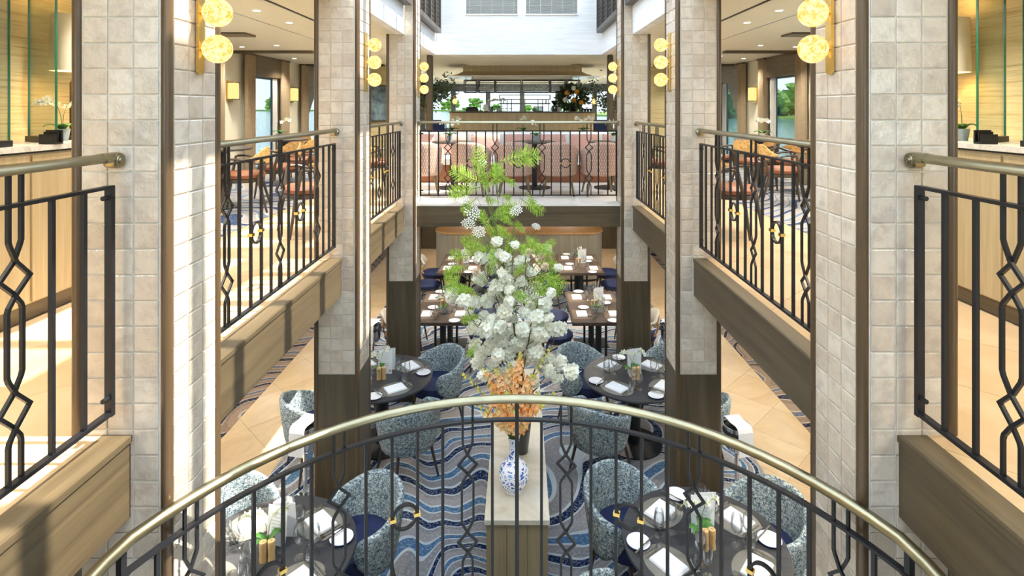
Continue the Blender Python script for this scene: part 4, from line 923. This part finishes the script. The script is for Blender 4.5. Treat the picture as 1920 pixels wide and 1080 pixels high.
# fronds: root pixel, tip pixel
for a, b, w, u in ((905,345,897,287),(932,300+5,1000,292),(908,345,855,322),(905,350,850,362),(915,360,905,330),(905,335,938,318),(940,330,962,345),(915,350,940,330),(928,345,930,310),(975,372,1012,395),(985,360,1000,385),
        (925,400,960,385),(915,410,955,402),(905,420,935,445),(920,430,900,400),(965,425,945,410),(985,440,970,420),(905,440,880,470),(900,440,870,455),(925,455,900,480),(985,440,1010,470),(1000,455,1030,475),(930,450,925,490),(960,450,985,470),(970,440,955,470),
        (880,500,838,515),(865,515,840,540),(860,530,880,545),(890,480,850,478),(870,500,850,505),(890,545,850,540),(900,555,862,545),(905,560,880,575),(990,500,1015,530),(1010,510,1050,530),(1000,490,1040,500),(1020,505,1045,545),(985,520,1025,550),(960,520,980,500),(950,540,985,560),(905,600,880,590),(900,590,870,600),(1010,470,1035,455),(945,480,960,450),(925,520,915,500),(1000,560,1020,585),(895,640,880,665),(975,480,1000,455),(930,420,950,440),(915,470,890,460),(940,380,915,375),(895,370,870,395),(935,365,955,372)):
    D = 4.5+R(-.18,.18); p = at(a, b, D); q = at(w, u, D+R(-.1,.12)); d = q-p; L = d.length*1.15; x = d.normalized(); yv = Vector((R(-.5,.5), R(.6,1)*random.choice((-1,1))*.45, R(-.6,.6)))
    nrm = Vector((R(-.35,.35), -1, R(.1,.6))); yv = nrm.cross(x).normalized(); zv = x.cross(yv)
    Mx = Matrix((x, yv, zv)).transposed().to_4x4(); inst('fern_frond', FERN[random.randrange(3)], FA, Matrix.Translation(p-FO) @ Mx @ Matrix.Scale(L, 4))
    B = min(br, key=lambda B: (B[0][9]-p).length); k = min(range(13), key=lambda j: (B[0][j]-p).length+(10 if B[0][j].z > p.z else 0)); o_ = B[0][max(0, k-2)]
    obj('fern_stem', MB().tube([o_, o_.lerp(p, .6)+Vector((R(-.02,.02),0,.01)), p], .0016, 5), M['stem'], FA, True, FO)
# orange spikes in the porcelain vase
OA = thing('orange_flower_spikes', 'loose bunch of orange and peach flower spikes in the porcelain vase', 'flowers', (*BV, 1.30)); OO = OA.location
for i, (px, py, D, w) in enumerate(((866,700,4.15,.5),(880,752,4.0,.5),(905,690,4.2,.8),(930,690,4.1,1),(955,682,4.25,1),(976,662,4.15,1.1),(1000,700,4.05,1),(1033,650,4.3,.55),(1046,733,4.05,.55),(1020,757,4.0,.9),(905,775,3.98,.9),(925,740,4.0,1.1),(990,725,4.2,1.1),(950,735,3.98,1.1),(965,770,3.95,1.1),(935,770,4.0,1.1),(1000,770,4.05,1),(978,800,4.02,1),(915,720,4.2,1),(1010,735,4.18,1))):
    rnd = random.Random(200+i); b = Vector((BV[0]+rnd.uniform(-.02,.02), BV[1]+rnd.uniform(-.02,.02), 1.31)); e = at(px, py, D); q = b.lerp(e, .5)+Vector((-(e.x-b.x)*.15, 0, .05)); m = MB()
    pts = [b*(1-t_)**2+q*2*t_*(1-t_)+e*t_*t_ for t_ in [k/10 for k in range(11)]]; m.tube(pts, [.004-.0003*k for k in range(11)], 5, 1)
    L = (e-b).length; n = int(22+L*80*w)
    for k in range(n):
        t_ = .22+.78*k/n; j = min(9, int(t_*10)); c = pts[j].lerp(pts[j+1], t_*10-j); a = k*2.4; tap = (1-t_)**.6*.062*w+.009
        d = Vector((cos(a), sin(a)*.9, .35)); yg = t_ > (.62 if w < .7 else .9); floret(m, c+d*tap*rnd.uniform(.5,1.1), d, ((.012 if yg else .019))*rnd.uniform(.8,1.2), 5, rnd, 2 if yg else 0, 2, .2)
    obj('flower_spike', m, [M['peach'] if i % 3 == 1 else M['orange'], M['stem'], M['ygreen']], OA, False, OO)

# ------------------------------------------------------------------ pink lounge behind the far railing
for i, (x, y, r_) in enumerate(((-1.37,8.05,.12),(-.68,8.05,-.14),(-.06,8.05,.05),(.57,8.05,-.06),(1.17,8.05,.05))):
    dup(PINK, (x, y, ZU+.001), r_, 'pink diamond-patterned barrel armchair, %s of the row behind the railing' % ('first', 'second', 'third', 'fourth', 'last')[i]+' from the left', 'pink armchairs behind the railing')
t = thing('banquette', 'long white-backed banquette with a terracotta seat behind the pink armchairs', 'bench', (0, 9.55, ZU))
obj('back', MB().rbox(-2.0, 2.0, .28, .42, .0, .82, .03), M['bench'], t); obj('seat', MB().rbox(-2.0, 2.0, -.25, .28, .30, .44, .04), M['bench'], t); obj('seat_base', MB().box(-1.98, 1.98, -.20, .28, .004, .30), M['rust'], t)
for i in range(7):
    x = -1.72+i*.57; c = thing('cushion', 'pink patterned scatter cushion on the white banquette, number %s from the left' % ('one two three four five six seven'.split()[i]), 'cushion', (x, 9.72, ZU+.44), 0, 'pink cushions on the banquette'); m = MB(); rr = []
    n = 10
    grid = lambda sgn: [[(-.25+.5*a/n, sgn*.065*(max(0,1-abs(-1+2*a/n)**3)*max(0,1-abs(-1+2*b/n)**3))**.6, -.17+.34*b/n-(.02*(1-abs(-1+2*b/n))*0)) for a in range(n+1)] for b in range(n+1)]
    m.rings(grid(-1), closed=False); m.rings(grid(1), closed=False); m.xform(Matrix.Translation((0, -.02, .185)) @ Matrix.Rotation(-.25, 4, 'X'))
    obj('cover', m, M['pink'], c, True); obj('piping', MB().tube([tuple(Matrix.Translation((0,-.02,.185)) @ Matrix.Rotation(-.25,4,'X') @ Vector(p)) for p in ((-.25,0,-.17),(.25,0,-.17),(.25,0,.17),(-.25,0,.17),(-.25,0,-.17))], .006, 5), M['bench'], c)
for i, x in enumerate((-1.02, .25, 1.42)):
    t = thing('pedestal_table', 'small dark pedestal table among the pink armchairs, %s' % ('left', 'middle', 'right')[i], 'table', (x, 8.72, ZU))
    obj('top', MB().lathe([(.30,.70),(.33,.705),(.33,.725),(.0,.727)], 32), M['tabledark'], t, 40); obj('stem', MB().cyl((0,0), .04, .02, .70, 16), M['black'], t, True); obj('base', MB().lathe([(.25,.004),(.25,.014),(.06,.03)], 32), M['black'], t, True)
    dup(OR[i], (x+(-.05,.02,.05)[i], 8.70, ZU+.728), i*2.1, 'white orchid on the %s pedestal table of the pink lounge' % ('left', 'middle', 'right')[i], 'orchids of the pink lounge', .95)
for i, x in enumerate((-1.28, .08, 1.22)):
    dup(OR[(i+1) % 3], (x, 10.6, ZU+.728), i*1.3+.4, 'white orchid on the %s round table between banquette and bar' % ('left', 'middle', 'right')[i], 'orchids behind the banquette', 1.05)
    t = thing('pedestal_table', 'small round table between banquette and bar, %s' % ('left', 'middle', 'right')[i], 'table', (x, 10.6, ZU))
    obj('top', MB().lathe([(.30,.70),(.33,.705),(.33,.725),(.0,.727)], 32), M['tabledark'], t, 40); obj('stem', MB().cyl((0,0), .04, .02, .70, 16), M['black'], t, True); obj('base', MB().lathe([(.25,.004),(.25,.014),(.06,.03)], 32), M['black'], t, True)
for s in (-1, 1):
    t = thing('bar_stool', 'dark bar stool at the %s end of the bar' % ('left' if s < 0 else 'right'), 'stool', (s*1.72, 11.35, ZU))
    obj('seat', MB().rbox(-.19,.19,-.19,.19,.66,.72,.03), M['navy'], t); obj('backrest', MB().rbox(-.19,.19,.15,.20,.74,1.0,.015), M['navy'], t)
    for a in (-1, 1):
        for b in (-1, 1): obj('leg', leg((a*.15,b*.15,.66), (a*.2,b*.2,0), .014, .011), M['chairwood'], t)
# ------------------------------------------------------------------ bar
t = thing('bar_counter', 'long pale oak bar with rounded ends behind the pink lounge', 'bar', (.07, 12.6, ZU))
obj('front', MB().prism(stadium(1.61, .55, .40), .05, 1.14), M['oak'], t, True); obj('top', MB().prism(stadium(1.63, .57, .41), 1.14, 1.17), M['tabledark'], t, True); obj('kick', MB().prism(stadium(1.55, .5, .36), .003, .05), M['black'], t)
t = thing('bar_canopy', 'oak and white gloss canopy hanging over the bar', 'canopy', (.07, 12.6, ZC))
obj('oak_fascia', MB().rings([[(x, y, -.004) for x, y in stadium(1.28, .6, .05)], [(x, y, -.15) for x, y in stadium(1.28, .6, .06)], [(x, y, -.20) for x, y in stadium(1.40, .66, .2)], [(x, y, -.236) for x, y in stadium(1.60, .72, .45)]], cap=True), M['oak'], t); m = MB()
m.rings([[(x, y, -.235) for x, y in stadium(1.25, .6, .3)], [(x, y, -.242) for x, y in stadium(1.72, .75, .5)], [(x, y, -.255) for x, y in stadium(1.70, .73, .5)], [(x, y, -.258) for x, y in stadium(1.2, .5, .3)]], cap=True); obj('gloss_soffit', m, M['gloss'], t, True)
m = MB().prism([(-1.05,-.45),(1.05,-.45),(1.2,.6),(-1.2,.6)], -.30, -.255); obj('soffit_tray', m, M['ceil'], t)
t = thing('glass_rack', 'black framed hanging rack full of stemware over the bar', 'rack', (.07, 12.70, 4.1)); Z1, Z0 = .27, .0
m = MB()
def frame_box(m, x0, x1, y0, y1, z0, z1, w=.021):
    for x in (x0, x1):
        for y in (y0, y1): m.cbox((x, y, (z0+z1)/2), (w, w, z1-z0))
        for z in (z0, z1): m.cbox((x, (y0+y1)/2, z), (w*.98, y1-y0, w*.98))
    for y in (y0, y1):
        for z in (z0, z1): m.cbox(((x0+x1)/2, y, z), (x1-x0, w*.96, w*.96))
for i, (a, b) in enumerate(((-1.30,-1.03),(-.98,-.62),(-.60,-.03),(.0,.62),(.64,.98),(1.02,1.29))):
    m = MB(); frame_box(m, a, b, -.16, .16, 0, .27); obj('frame', m, M['lattice'], t)
    if i in (0, 5): obj('shelf', MB().box(a, b, -.16, .16, .13, .138), M['lattice'], t)
    else: obj('hanger_rail', MB().box(a, b, -.1, -.08, .215, .225).box(a, b, .08, .1, .215, .225), M['lattice'], t)
for x in (-1.28, -.61, 0, .63, 1.28): obj('hanger_rod', MB().cyl((x,0), .006, .27, .335, 8), M['lattice'], t)
hg = proto(thing('hanging_glass', 'proto', 'glass')); obj('bowl', MB().lathe([(.03,-.10),(.038,-.06),(.033,-.03),(.005,-.012)], 10, cap=False), M['glass'], hg, True); obj('stem', MB().lathe([(.005,-.012),(.004,.06),(.03,.064)], 8, cap=False), M['glass'], hg, True)
for i in range(22):
    x = -.94+i*.0905
    for q, y in enumerate((-.09, .09)): dup(hg, (.07+x, 12.70+y, 4.1+.145), 0, 'stemmed glass hanging in the %s row of the rack, %s from the left' % (('front', 'back')[q], ORD[i]), 'glasses hanging in the %s row over the bar' % ('front', 'back')[q])
t = thing('bottle_shelf', 'open brass shelf frame standing on the middle of the bar', 'shelf', (.13, 12.7, ZU+1.17))
for nm_, (x0, x1, z0, z1) in (('upper_frame', (-.57,.57,.27,.37)), ('middle_frame', (-.48,.48,.18,.27)), ('lower_frame', (-.57,.57,.17,.18))):
    m = MB(); frame_box(m, x0, x1, -.1, .1, z0, z1, .012); obj(nm_, m, M['bronze_leg'], t)
for x in (-.54, -.40, -.3, .0, .3, .40, .54): obj('post', MB().cbox((x, 0, .135), (.016, .016, .27)), M['bronze_leg'], t)
BT = ZU+1.1705
def bar_item(nm_, lab, cat, x, y=12.3): return thing(nm_, lab, cat, (x, y, BT))
t = bar_item('coffee_grinder', 'black coffee grinder with a hopper on the bar beside the flowers', 'grinder', .78)
obj('body', MB().rbox(-.055,.055,-.08,.08,0,.13,.01), M['black'], t); obj('hopper', MB().lathe([(.025,.13),(.03,.15),(.075,.21),(.07,.235),(.02,.24)], 16), M['black'], t, True); obj('spout', MB().cyl((0,-.09), .014, .06, .1, 10), M['steel'], t)
t = bar_item('cash_terminal', 'low black register box at the left end of the bar', 'register', -1.03); obj('body', MB().rbox(-.13,.13,-.1,.1,0,.07,.015), M['black'], t); obj('lid', MB().rbox(-.11,.11,-.08,.08,.07,.10,.012), M['black'], t)
t = bar_item('desk_lamp', 'small dark mushroom lamp at the left end of the bar', 'lamp', -.86, 12.5); obj('stem', MB().lathe([(.04,0),(.04,.01),(.008,.015),(.008,.19)], 12), M['bronze_leg'], t, True); obj('shade', MB().lathe([(.05,.185),(.05,.20),(.02,.215)], 16), M['bronze_leg'], t, True)
t = bar_item('card_stand', 'tilted white card in a dark stand on the bar', 'sign', -.72, 12.25); obj('card', MB().cbox((0,0,.08), (.10,.006,.15), .2, M=Matrix.Rotation(-.4,4,'X')), M['paper'], t); obj('stand', MB().cbox((0,.04,.06), (.08,.006,.13), .2, M=Matrix.Rotation(.4,4,'X')), M['lattice'], t)
dup(OR[2], (-.45, 12.35, BT), .4, 'white orchid in a pale pot on the bar left of the shelf', None, .85); dup(OR[0], (-.62, 12.6, BT), 2, 'white orchid on the bar behind the tilted card', None, .8)
for i, x in enumerate((-.36, -.28, -.18)):
    t = bar_item('condiment_jar', 'small brass-lidded jar on the bar, %s' % ('left', 'middle', 'right')[i]+' of three', 'jar', x, 12.25); obj('jar', MB().cyl((0,0), .026, 0, .055, 12), M['glass'], t, True); obj('lid', MB().cyl((0,0), .027, .055, .07, 12), M['bronze_leg'], t, True)
t = bar_item('picture_frame', 'black framed clear menu stand on the bar under the shelf', 'frame', .42, 12.25); m = MB(); frame_box(m, -.1, .1, -.01, .01, .008, .10, .014); obj('frame', m, M['black'], t); obj('glazing', MB().box(-.093,.093,-.002,.002,.015,.093), M['pane'], t)
t = bar_item('cup_stack', 'row of dark cups at the right end of the bar', 'cups', 1.5, 12.45)
for i in range(4): obj('cup', MB().lathe([(.02,0),(.032,.03),(.034,.06),(.03,.06),(.02,.02)], 12, (-.1+.066*i,0,0)), M['bluepot'], t, True)
t = bar_item('bar_bouquet', 'big round bouquet of dark foliage and orange flowers on the bar', 'flowers', 1.17, 12.25)
obj('bowl', MB().lathe([(.06,0),(.12,.03),(.14,.07),(.13,.07),(.05,.02)], 20), M['steel'], t, True); rnd = random.Random(9)
m = MB()
for i in range(760):
    d = Vector((rnd.gauss(0,1), rnd.gauss(0,1), rnd.gauss(0,1))).normalized(); c = Vector((0,0,.30))+Vector((d.x*.32, d.y*.26, d.z*.27))*rnd.uniform(.45,1.05)
    if c.z < .07: continue
    e = (d+Vector((rnd.uniform(-.6,.6),)*3)).normalized(); sd = e.orthogonal().normalized(); L = rnd.uniform(.08,.13); m.add([c, c+e*L*.5+sd*L*.28, c+e*L, c+e*L*.5-sd*L*.28], [(0,1,2,3)])
tag(obj('foliage', m, M['olive'], t), kind='stuff')
m = MB()
for i in range(14): a = rnd.uniform(0,6.3); m.tube([(0,0,.03), (.16*cos(a), .12*sin(a), .3+rnd.uniform(-.1,.15))], .004, 4)
tag(obj('stems', m, M['stem'], t), kind='stuff')
for x, z in ((-.14,.40),(.07,.42),(.0,.24),(.16,.19),(-.18,.25),(.0,.50)):
    m = MB()
    for d in fib(26, rnd): floret(m, d*.04, d, .03, 4, rnd, 0, None)
    o = obj('orange_bloom' if z < .45 and x > -.17 else 'pale_bloom', m, M['terr'] if z < .45 and x > -.17 else M['petal'], t); o.location = (x, -.24, z)
# bracket lamps on far mullions
for x, l in ((-2.56, 'left'), (2.90, 'right')):
    t = thing('bracket_lamp', 'small brass window lamp on the far mullion, %s of the bar' % l, 'wall light', (x, YE-.031, 4.06)); obj('plate', MB().box(-.04,.04,0,.03,-.18,.18), M['bright'], t); obj('globe', MB().ball((.03,-.07,-.05), .10, 14, 10), M['globe'], t, True)
# olive trees either side of the bar
def olive(x, y, lab, seed, base=.0):
    rnd = random.Random(seed); t = thing('olive_tree', lab, 'tree', (x, y, ZU)); obj('planter', MB().lathe([(.16,0),(.2,.30),(.21,.42),(.19,.42),(.18,.38),(.0,.37)], 24), M['pink'], t, True)
    m = MB(); m.tube([(0,0,.36),(.03,0,.8),(-.02,.02,1.2),(.02,0,1.5)], [.035,.03,.026,.018], 8); obj('trunk', m, M['bark'], t, True)
    for i in range(6):
        a = rnd.uniform(0, 6.3); m = MB(); e = Vector((.44*cos(a), .36*sin(a), rnd.uniform(1.25,1.98))); b = Vector((.0,0,1.1+.07*i)); m.tube([b, b.lerp(e,.5)+Vector((0,0,.06)), e], [.012,.008,.003], 5, 1)
        for k in range(230):
            c = b.lerp(e, rnd.uniform(.35,1.05))+Vector((rnd.gauss(0,.09), rnd.gauss(0,.09), rnd.gauss(0,.09))); c.z = min(c.z, 2.1); d = Vector((rnd.uniform(-1,1), rnd.uniform(-1,1), rnd.uniform(-.6,.7))).normalized(); sd = d.orthogonal().normalized(); L = rnd.uniform(.06,.10)
            m.add([c, c+d*L*.5+sd*L*.2, c+d*L, c+d*L*.5-sd*L*.2], [(0,1,2,3)], 0)
        obj('bough', m, [M['olive'], M['bark']], t)
olive(-1.74, 10.5, 'potted olive tree behind the left dark column of the lounge', 3); olive(1.80, 10.5, 'potted olive tree behind the right dark column of the lounge', 11)
# ------------------------------------------------------------------ galleries: tables, cane chairs, curtains, lanterns
def gal_table(x, y, lab, r_=.36, h_=.74):
    t = thing('gallery_table', lab, 'table', (x, y, ZU+.004)); obj('top', MB().lathe([(r_-.03,h_-.03),(r_,h_-.022),(r_,h_-.004),(.0,h_)], 32), M['tabletop'], t, 40)
    obj('pedestal', MB().lathe([(.05,.02),(.035,.1),(.03,.3),(.055,.36),(.03,.42),(.03,.62),(.10,h_-.03)], 16), M['black'], t, True); obj('base', MB().lathe([(.24,.003),(.24,.012),(.06,.03)], 30), M['black'], t, True)
LN = 'left gallery'; RN = 'right gallery'
gal_table(-3.72, 7.0, 'round dark table nearest the railing in the left gallery'); gal_table(-3.8, 9.1, 'round dark table farther along the left gallery'); gal_table(3.85, 9.0, 'round dark table farther along the right gallery'); gal_table(4.08, 7.4, 'round dark table near the railing in the right gallery')
gal_table(3.5, 10.6, 'round dark table at the far end of the right gallery'); gal_table(-3.3, 11.0, 'round dark table at the far end of the left gallery')
for x, y, a, l in ((-3.30,6.75,1.9,'cane-backed chair with rust seat nearest the railing in the left gallery'), (-3.28,7.66,2.4,'cane-backed chair with rust seat behind the nearest one in the left gallery'), (-3.36,8.75,1.4,'cane-backed chair with rust seat by the farther table of the left gallery'), (-4.2,7.3,-1.8,'cane-backed chair with rust seat by the window of the left gallery'), (-3.9,9.75,3.0,'cane-backed chair behind the farther table of the left gallery'),
        (3.42,7.25,-1.9,'cane-backed chair with rust seat nearest the railing in the right gallery'), (3.55,8.45,-1.0,'cane-backed chair with rust seat before the farther table of the right gallery'), (3.26,9.2,-1.5,'cane-backed chair with rust seat left of the farther table of the right gallery'), (4.08,8.3,2.0,'cane-backed chair with rust seat by the window of the right gallery'), (4.15,9.6,2.8,'cane-backed chair behind the farther table of the right gallery'), (3.2,10.02,.3,'cane-backed chair by the end table of the right gallery'),
        (2.12,5.55,-2.2,'cane-backed chair beside the middle right pillar, seen through the railing'), (-2.1,5.6,2.2,'cane-backed chair beside the middle left pillar, seen through the railing'), (2.1,8.3,1.2,'cane-backed chair beyond the farthest right pillar'), (-2.15,8.4,-1.0,'cane-backed chair beyond the farthest left pillar')):
    dup(CANE, (x, y, ZU+.005), a, l, 'cane-backed chairs of the galleries')
dup(OR[1], (-3.85, 9.0, ZU+.745), .5, 'white orchid on the farther table of the left gallery', None, 1.0); dup(OR[2], (3.9, 8.95, ZU+.745), 2.2, 'white orchid on the farther table of the right gallery', None, 1.0); dup(OR[0], (3.45, 10.6, ZU+.745), 1, 'white orchid on the end table of the right gallery', None, .9)
for i, dx in enumerate((-.15, -.06)): dup(TU, (3.8+dx, 8.8, ZU+.745), 0, 'tumbler on the farther table of the right gallery, %s' % ('left', 'right')[i], None)
for s in (-1, 1):
    for k, y in enumerate(WIN[s][2:]):
        g = 'left' if s < 0 else 'right'; w = ('nearest', 'second', 'farthest')[k]
        for e, (ya, yb) in enumerate(((y-.68, y-.02), (y+1.07, y+1.42))):
            if e == 0: ya = y-.34
            c = thing('curtain', 'taupe floor-length curtain on the %s side of the %s %s gallery window' % (('near', 'far')[e], w, g), 'curtain', (s*4.6, (ya+yb)/2, ZU)); n = 40; fr = []; bk = []
            for j in range(n+1):
                u = j/n; yy = ya+(yb-ya)*u-(ya+yb)/2; xx = .035*sin(u*2*pi*4.5)+.008*sin(u*31); fr.append((xx, yy)); bk.append((xx+.008*s, yy))
            ring = fr+bk[::-1]; obj('drape', MB().prism(ring, .01, ZC-ZU-.005), M['curtain'], c, 50); obj('heading_track', MB().box(-.03,.03,(ya-yb)/2,(yb-ya)/2, ZC-ZU-.03, ZC-ZU-.004), M['chairwood'], c)
        c = thing('sheer_curtain', 'pale grey sheer hanging inside the %s %s gallery window' % (w, g), 'curtain', (s*4.66, y+.92, ZU)); ring = [(.012*sin(j*1.1), -.1+.2*j/16) for j in range(17)]; obj('drape', MB().prism(ring+[(a+.004, b) for a, b in ring[::-1]], .01, 1.80), M['sheer'], c); obj('heading_track', MB().box(-.015,.015,-.1,.1,1.80,1.82), M['chairwood'], c)
    for k, y in enumerate([q-.70 for q in WIN[s][2:]]+[WIN[s][-1]+1.75]):
        t = thing('lantern_sconce', 'rectangular warm wall lantern between curtains, %s along the %s gallery wall' % (('first', 'second', 'third', 'fourth')[k], 'left' if s < 0 else 'right'), 'wall light', (s*4.695, y, 4.02))
        obj('shade', MB().rbox(*sorted((-s*.02, -s*.13)), -.075, .075, -.13, .13, .01), M['shade'], t); obj('back_plate', MB().box(*sorted((0, -s*.02)), -.09, .09, -.17, .17), M['bright'], t)
        for z in (-.14, .13): obj('band', MB().box(*sorted((-s*.015, -s*.14)), -.083, .083, z, z+.012), M['lattice'], t)
t = thing('framed_painting', 'dark abstract painting at the end of the left gallery', 'painting', (-3.05, 12.6, 3.85)); obj('canvas', MB().box(-.28,.28,0,.02,-.38,.38), M['canvas'], t); m = MB(); m.box(-.31,-.28,-.01,.03,-.41,.41).box(.28,.31,-.01,.03,-.41,.41).box(-.28,.28,-.01,.03,.38,.41).box(-.28,.28,-.01,.03,-.41,-.38); obj('frame', m, M['chairwood'], t)
for s in (-1, 1): struct('wall_far', MB().box(*sorted((s*2.35, s*3.6)), 12.65, 12.75, ZU, ZC), M['grass'])
# lower side restaurants: chairs whose legs show under the galleries
for s in (-1, 1):
    for i, (x, y) in enumerate(((3.85,6.0),(3.85,6.8),(3.85,7.7),(3.8,8.6),(3.7,10.0))):
        dup(SIDE, (s*x, y, .005), s*1.4, 'dining chair with round navy seat under the %s gallery, %s from the front' % ('left' if s < 0 else 'right', ('first', 'second', 'third', 'fourth', 'fifth')[i]), 'dining chairs under the galleries')
    for i, y in enumerate((6.4, 8.2)):
        t = thing('side_table', 'square dark table under the %s gallery, %s' % ('left' if s < 0 else 'right', ('nearer', 'farther')[i]), 'table', (s*4.25, y, .005)); obj('top', MB().rbox(-.32,.32,-.35,.35,.71,.745,.005), M['tabledark'], t); obj('post', MB().cyl((0,0), .04, .02, .71), M['black'], t, True); obj('foot', MB().rbox(-.22,.22,-.22,.22,.002,.02,.004), M['black'], t)
# ------------------------------------------------------------------ outside: river and wooded banks
struct('water', MB().box(-1500, 1500, -400, 2200, -1.4, -1.2), M['water'])
m = MB(); m.prism([(90,60),(150,80),(130,235),(60,330),(0,420),(-60,560),(-60,640),(300,640),(300,0),(110,0)], -1.3, -.2); struct('ground_bank', m, M['bank'])
m = MB(); m.prism([(-1400,1000),(-60,900),(-60,1100),(-1400,1200)], -1.3, 1.0); struct('ground_bank', m, M['bank'])
TV = []
for v in range(3):
    rnd = random.Random(70+v); m = MB()
    for i in range(26):
        a = rnd.uniform(0, 6.3); q = rnd.uniform(.1, .5); c = (q*cos(a), q*sin(a), rnd.uniform(.3,1.0)-.35*q); b = MB().ball(c, (rnd.uniform(.13,.24), rnd.uniform(.13,.24), rnd.uniform(.10,.19)), 9, 6)
        b.v = [(x+rnd.gauss(0,.03), y+rnd.gauss(0,.03), z+rnd.gauss(0,.03)) for x, y, z in b.v]; m.add(b.v, b.f)
    tr = proto(thing('bank_tree', 'proto', 'tree')); obj('crown', m, M['tree'], tr); obj('trunk', MB().tube([(0,0,0),(0,0,.5)], [.05,.03], 6), M['bark'], tr); TV.append(tr)
rnd = random.Random(77)
for i in range(34):
    y = 262+i*2.2+rnd.uniform(-5,5); x = y*(.34+.27*((i*7) % 34)/34); dup(TV[i % 3], (x, y, -.3), rnd.uniform(0,6), 'rounded green tree on the wooded right river bank', 'trees on the right river bank', rnd.uniform(10,19))
for i in range(16): dup(TV[i % 3], (rnd.uniform(-60,75), rnd.uniform(520,640), -.3), rnd.uniform(0,6), 'distant tree on the bank beyond the bar windows', 'trees on the bank ahead', rnd.uniform(5,11))
for i in range(22): dup(TV[i % 3], (-650+i*27+rnd.uniform(-9,9), rnd.uniform(960,1060), .9), rnd.uniform(0,6), 'hazy tree on the far left river bank', 'trees on the far left bank', rnd.uniform(14,26))
drop_protos()
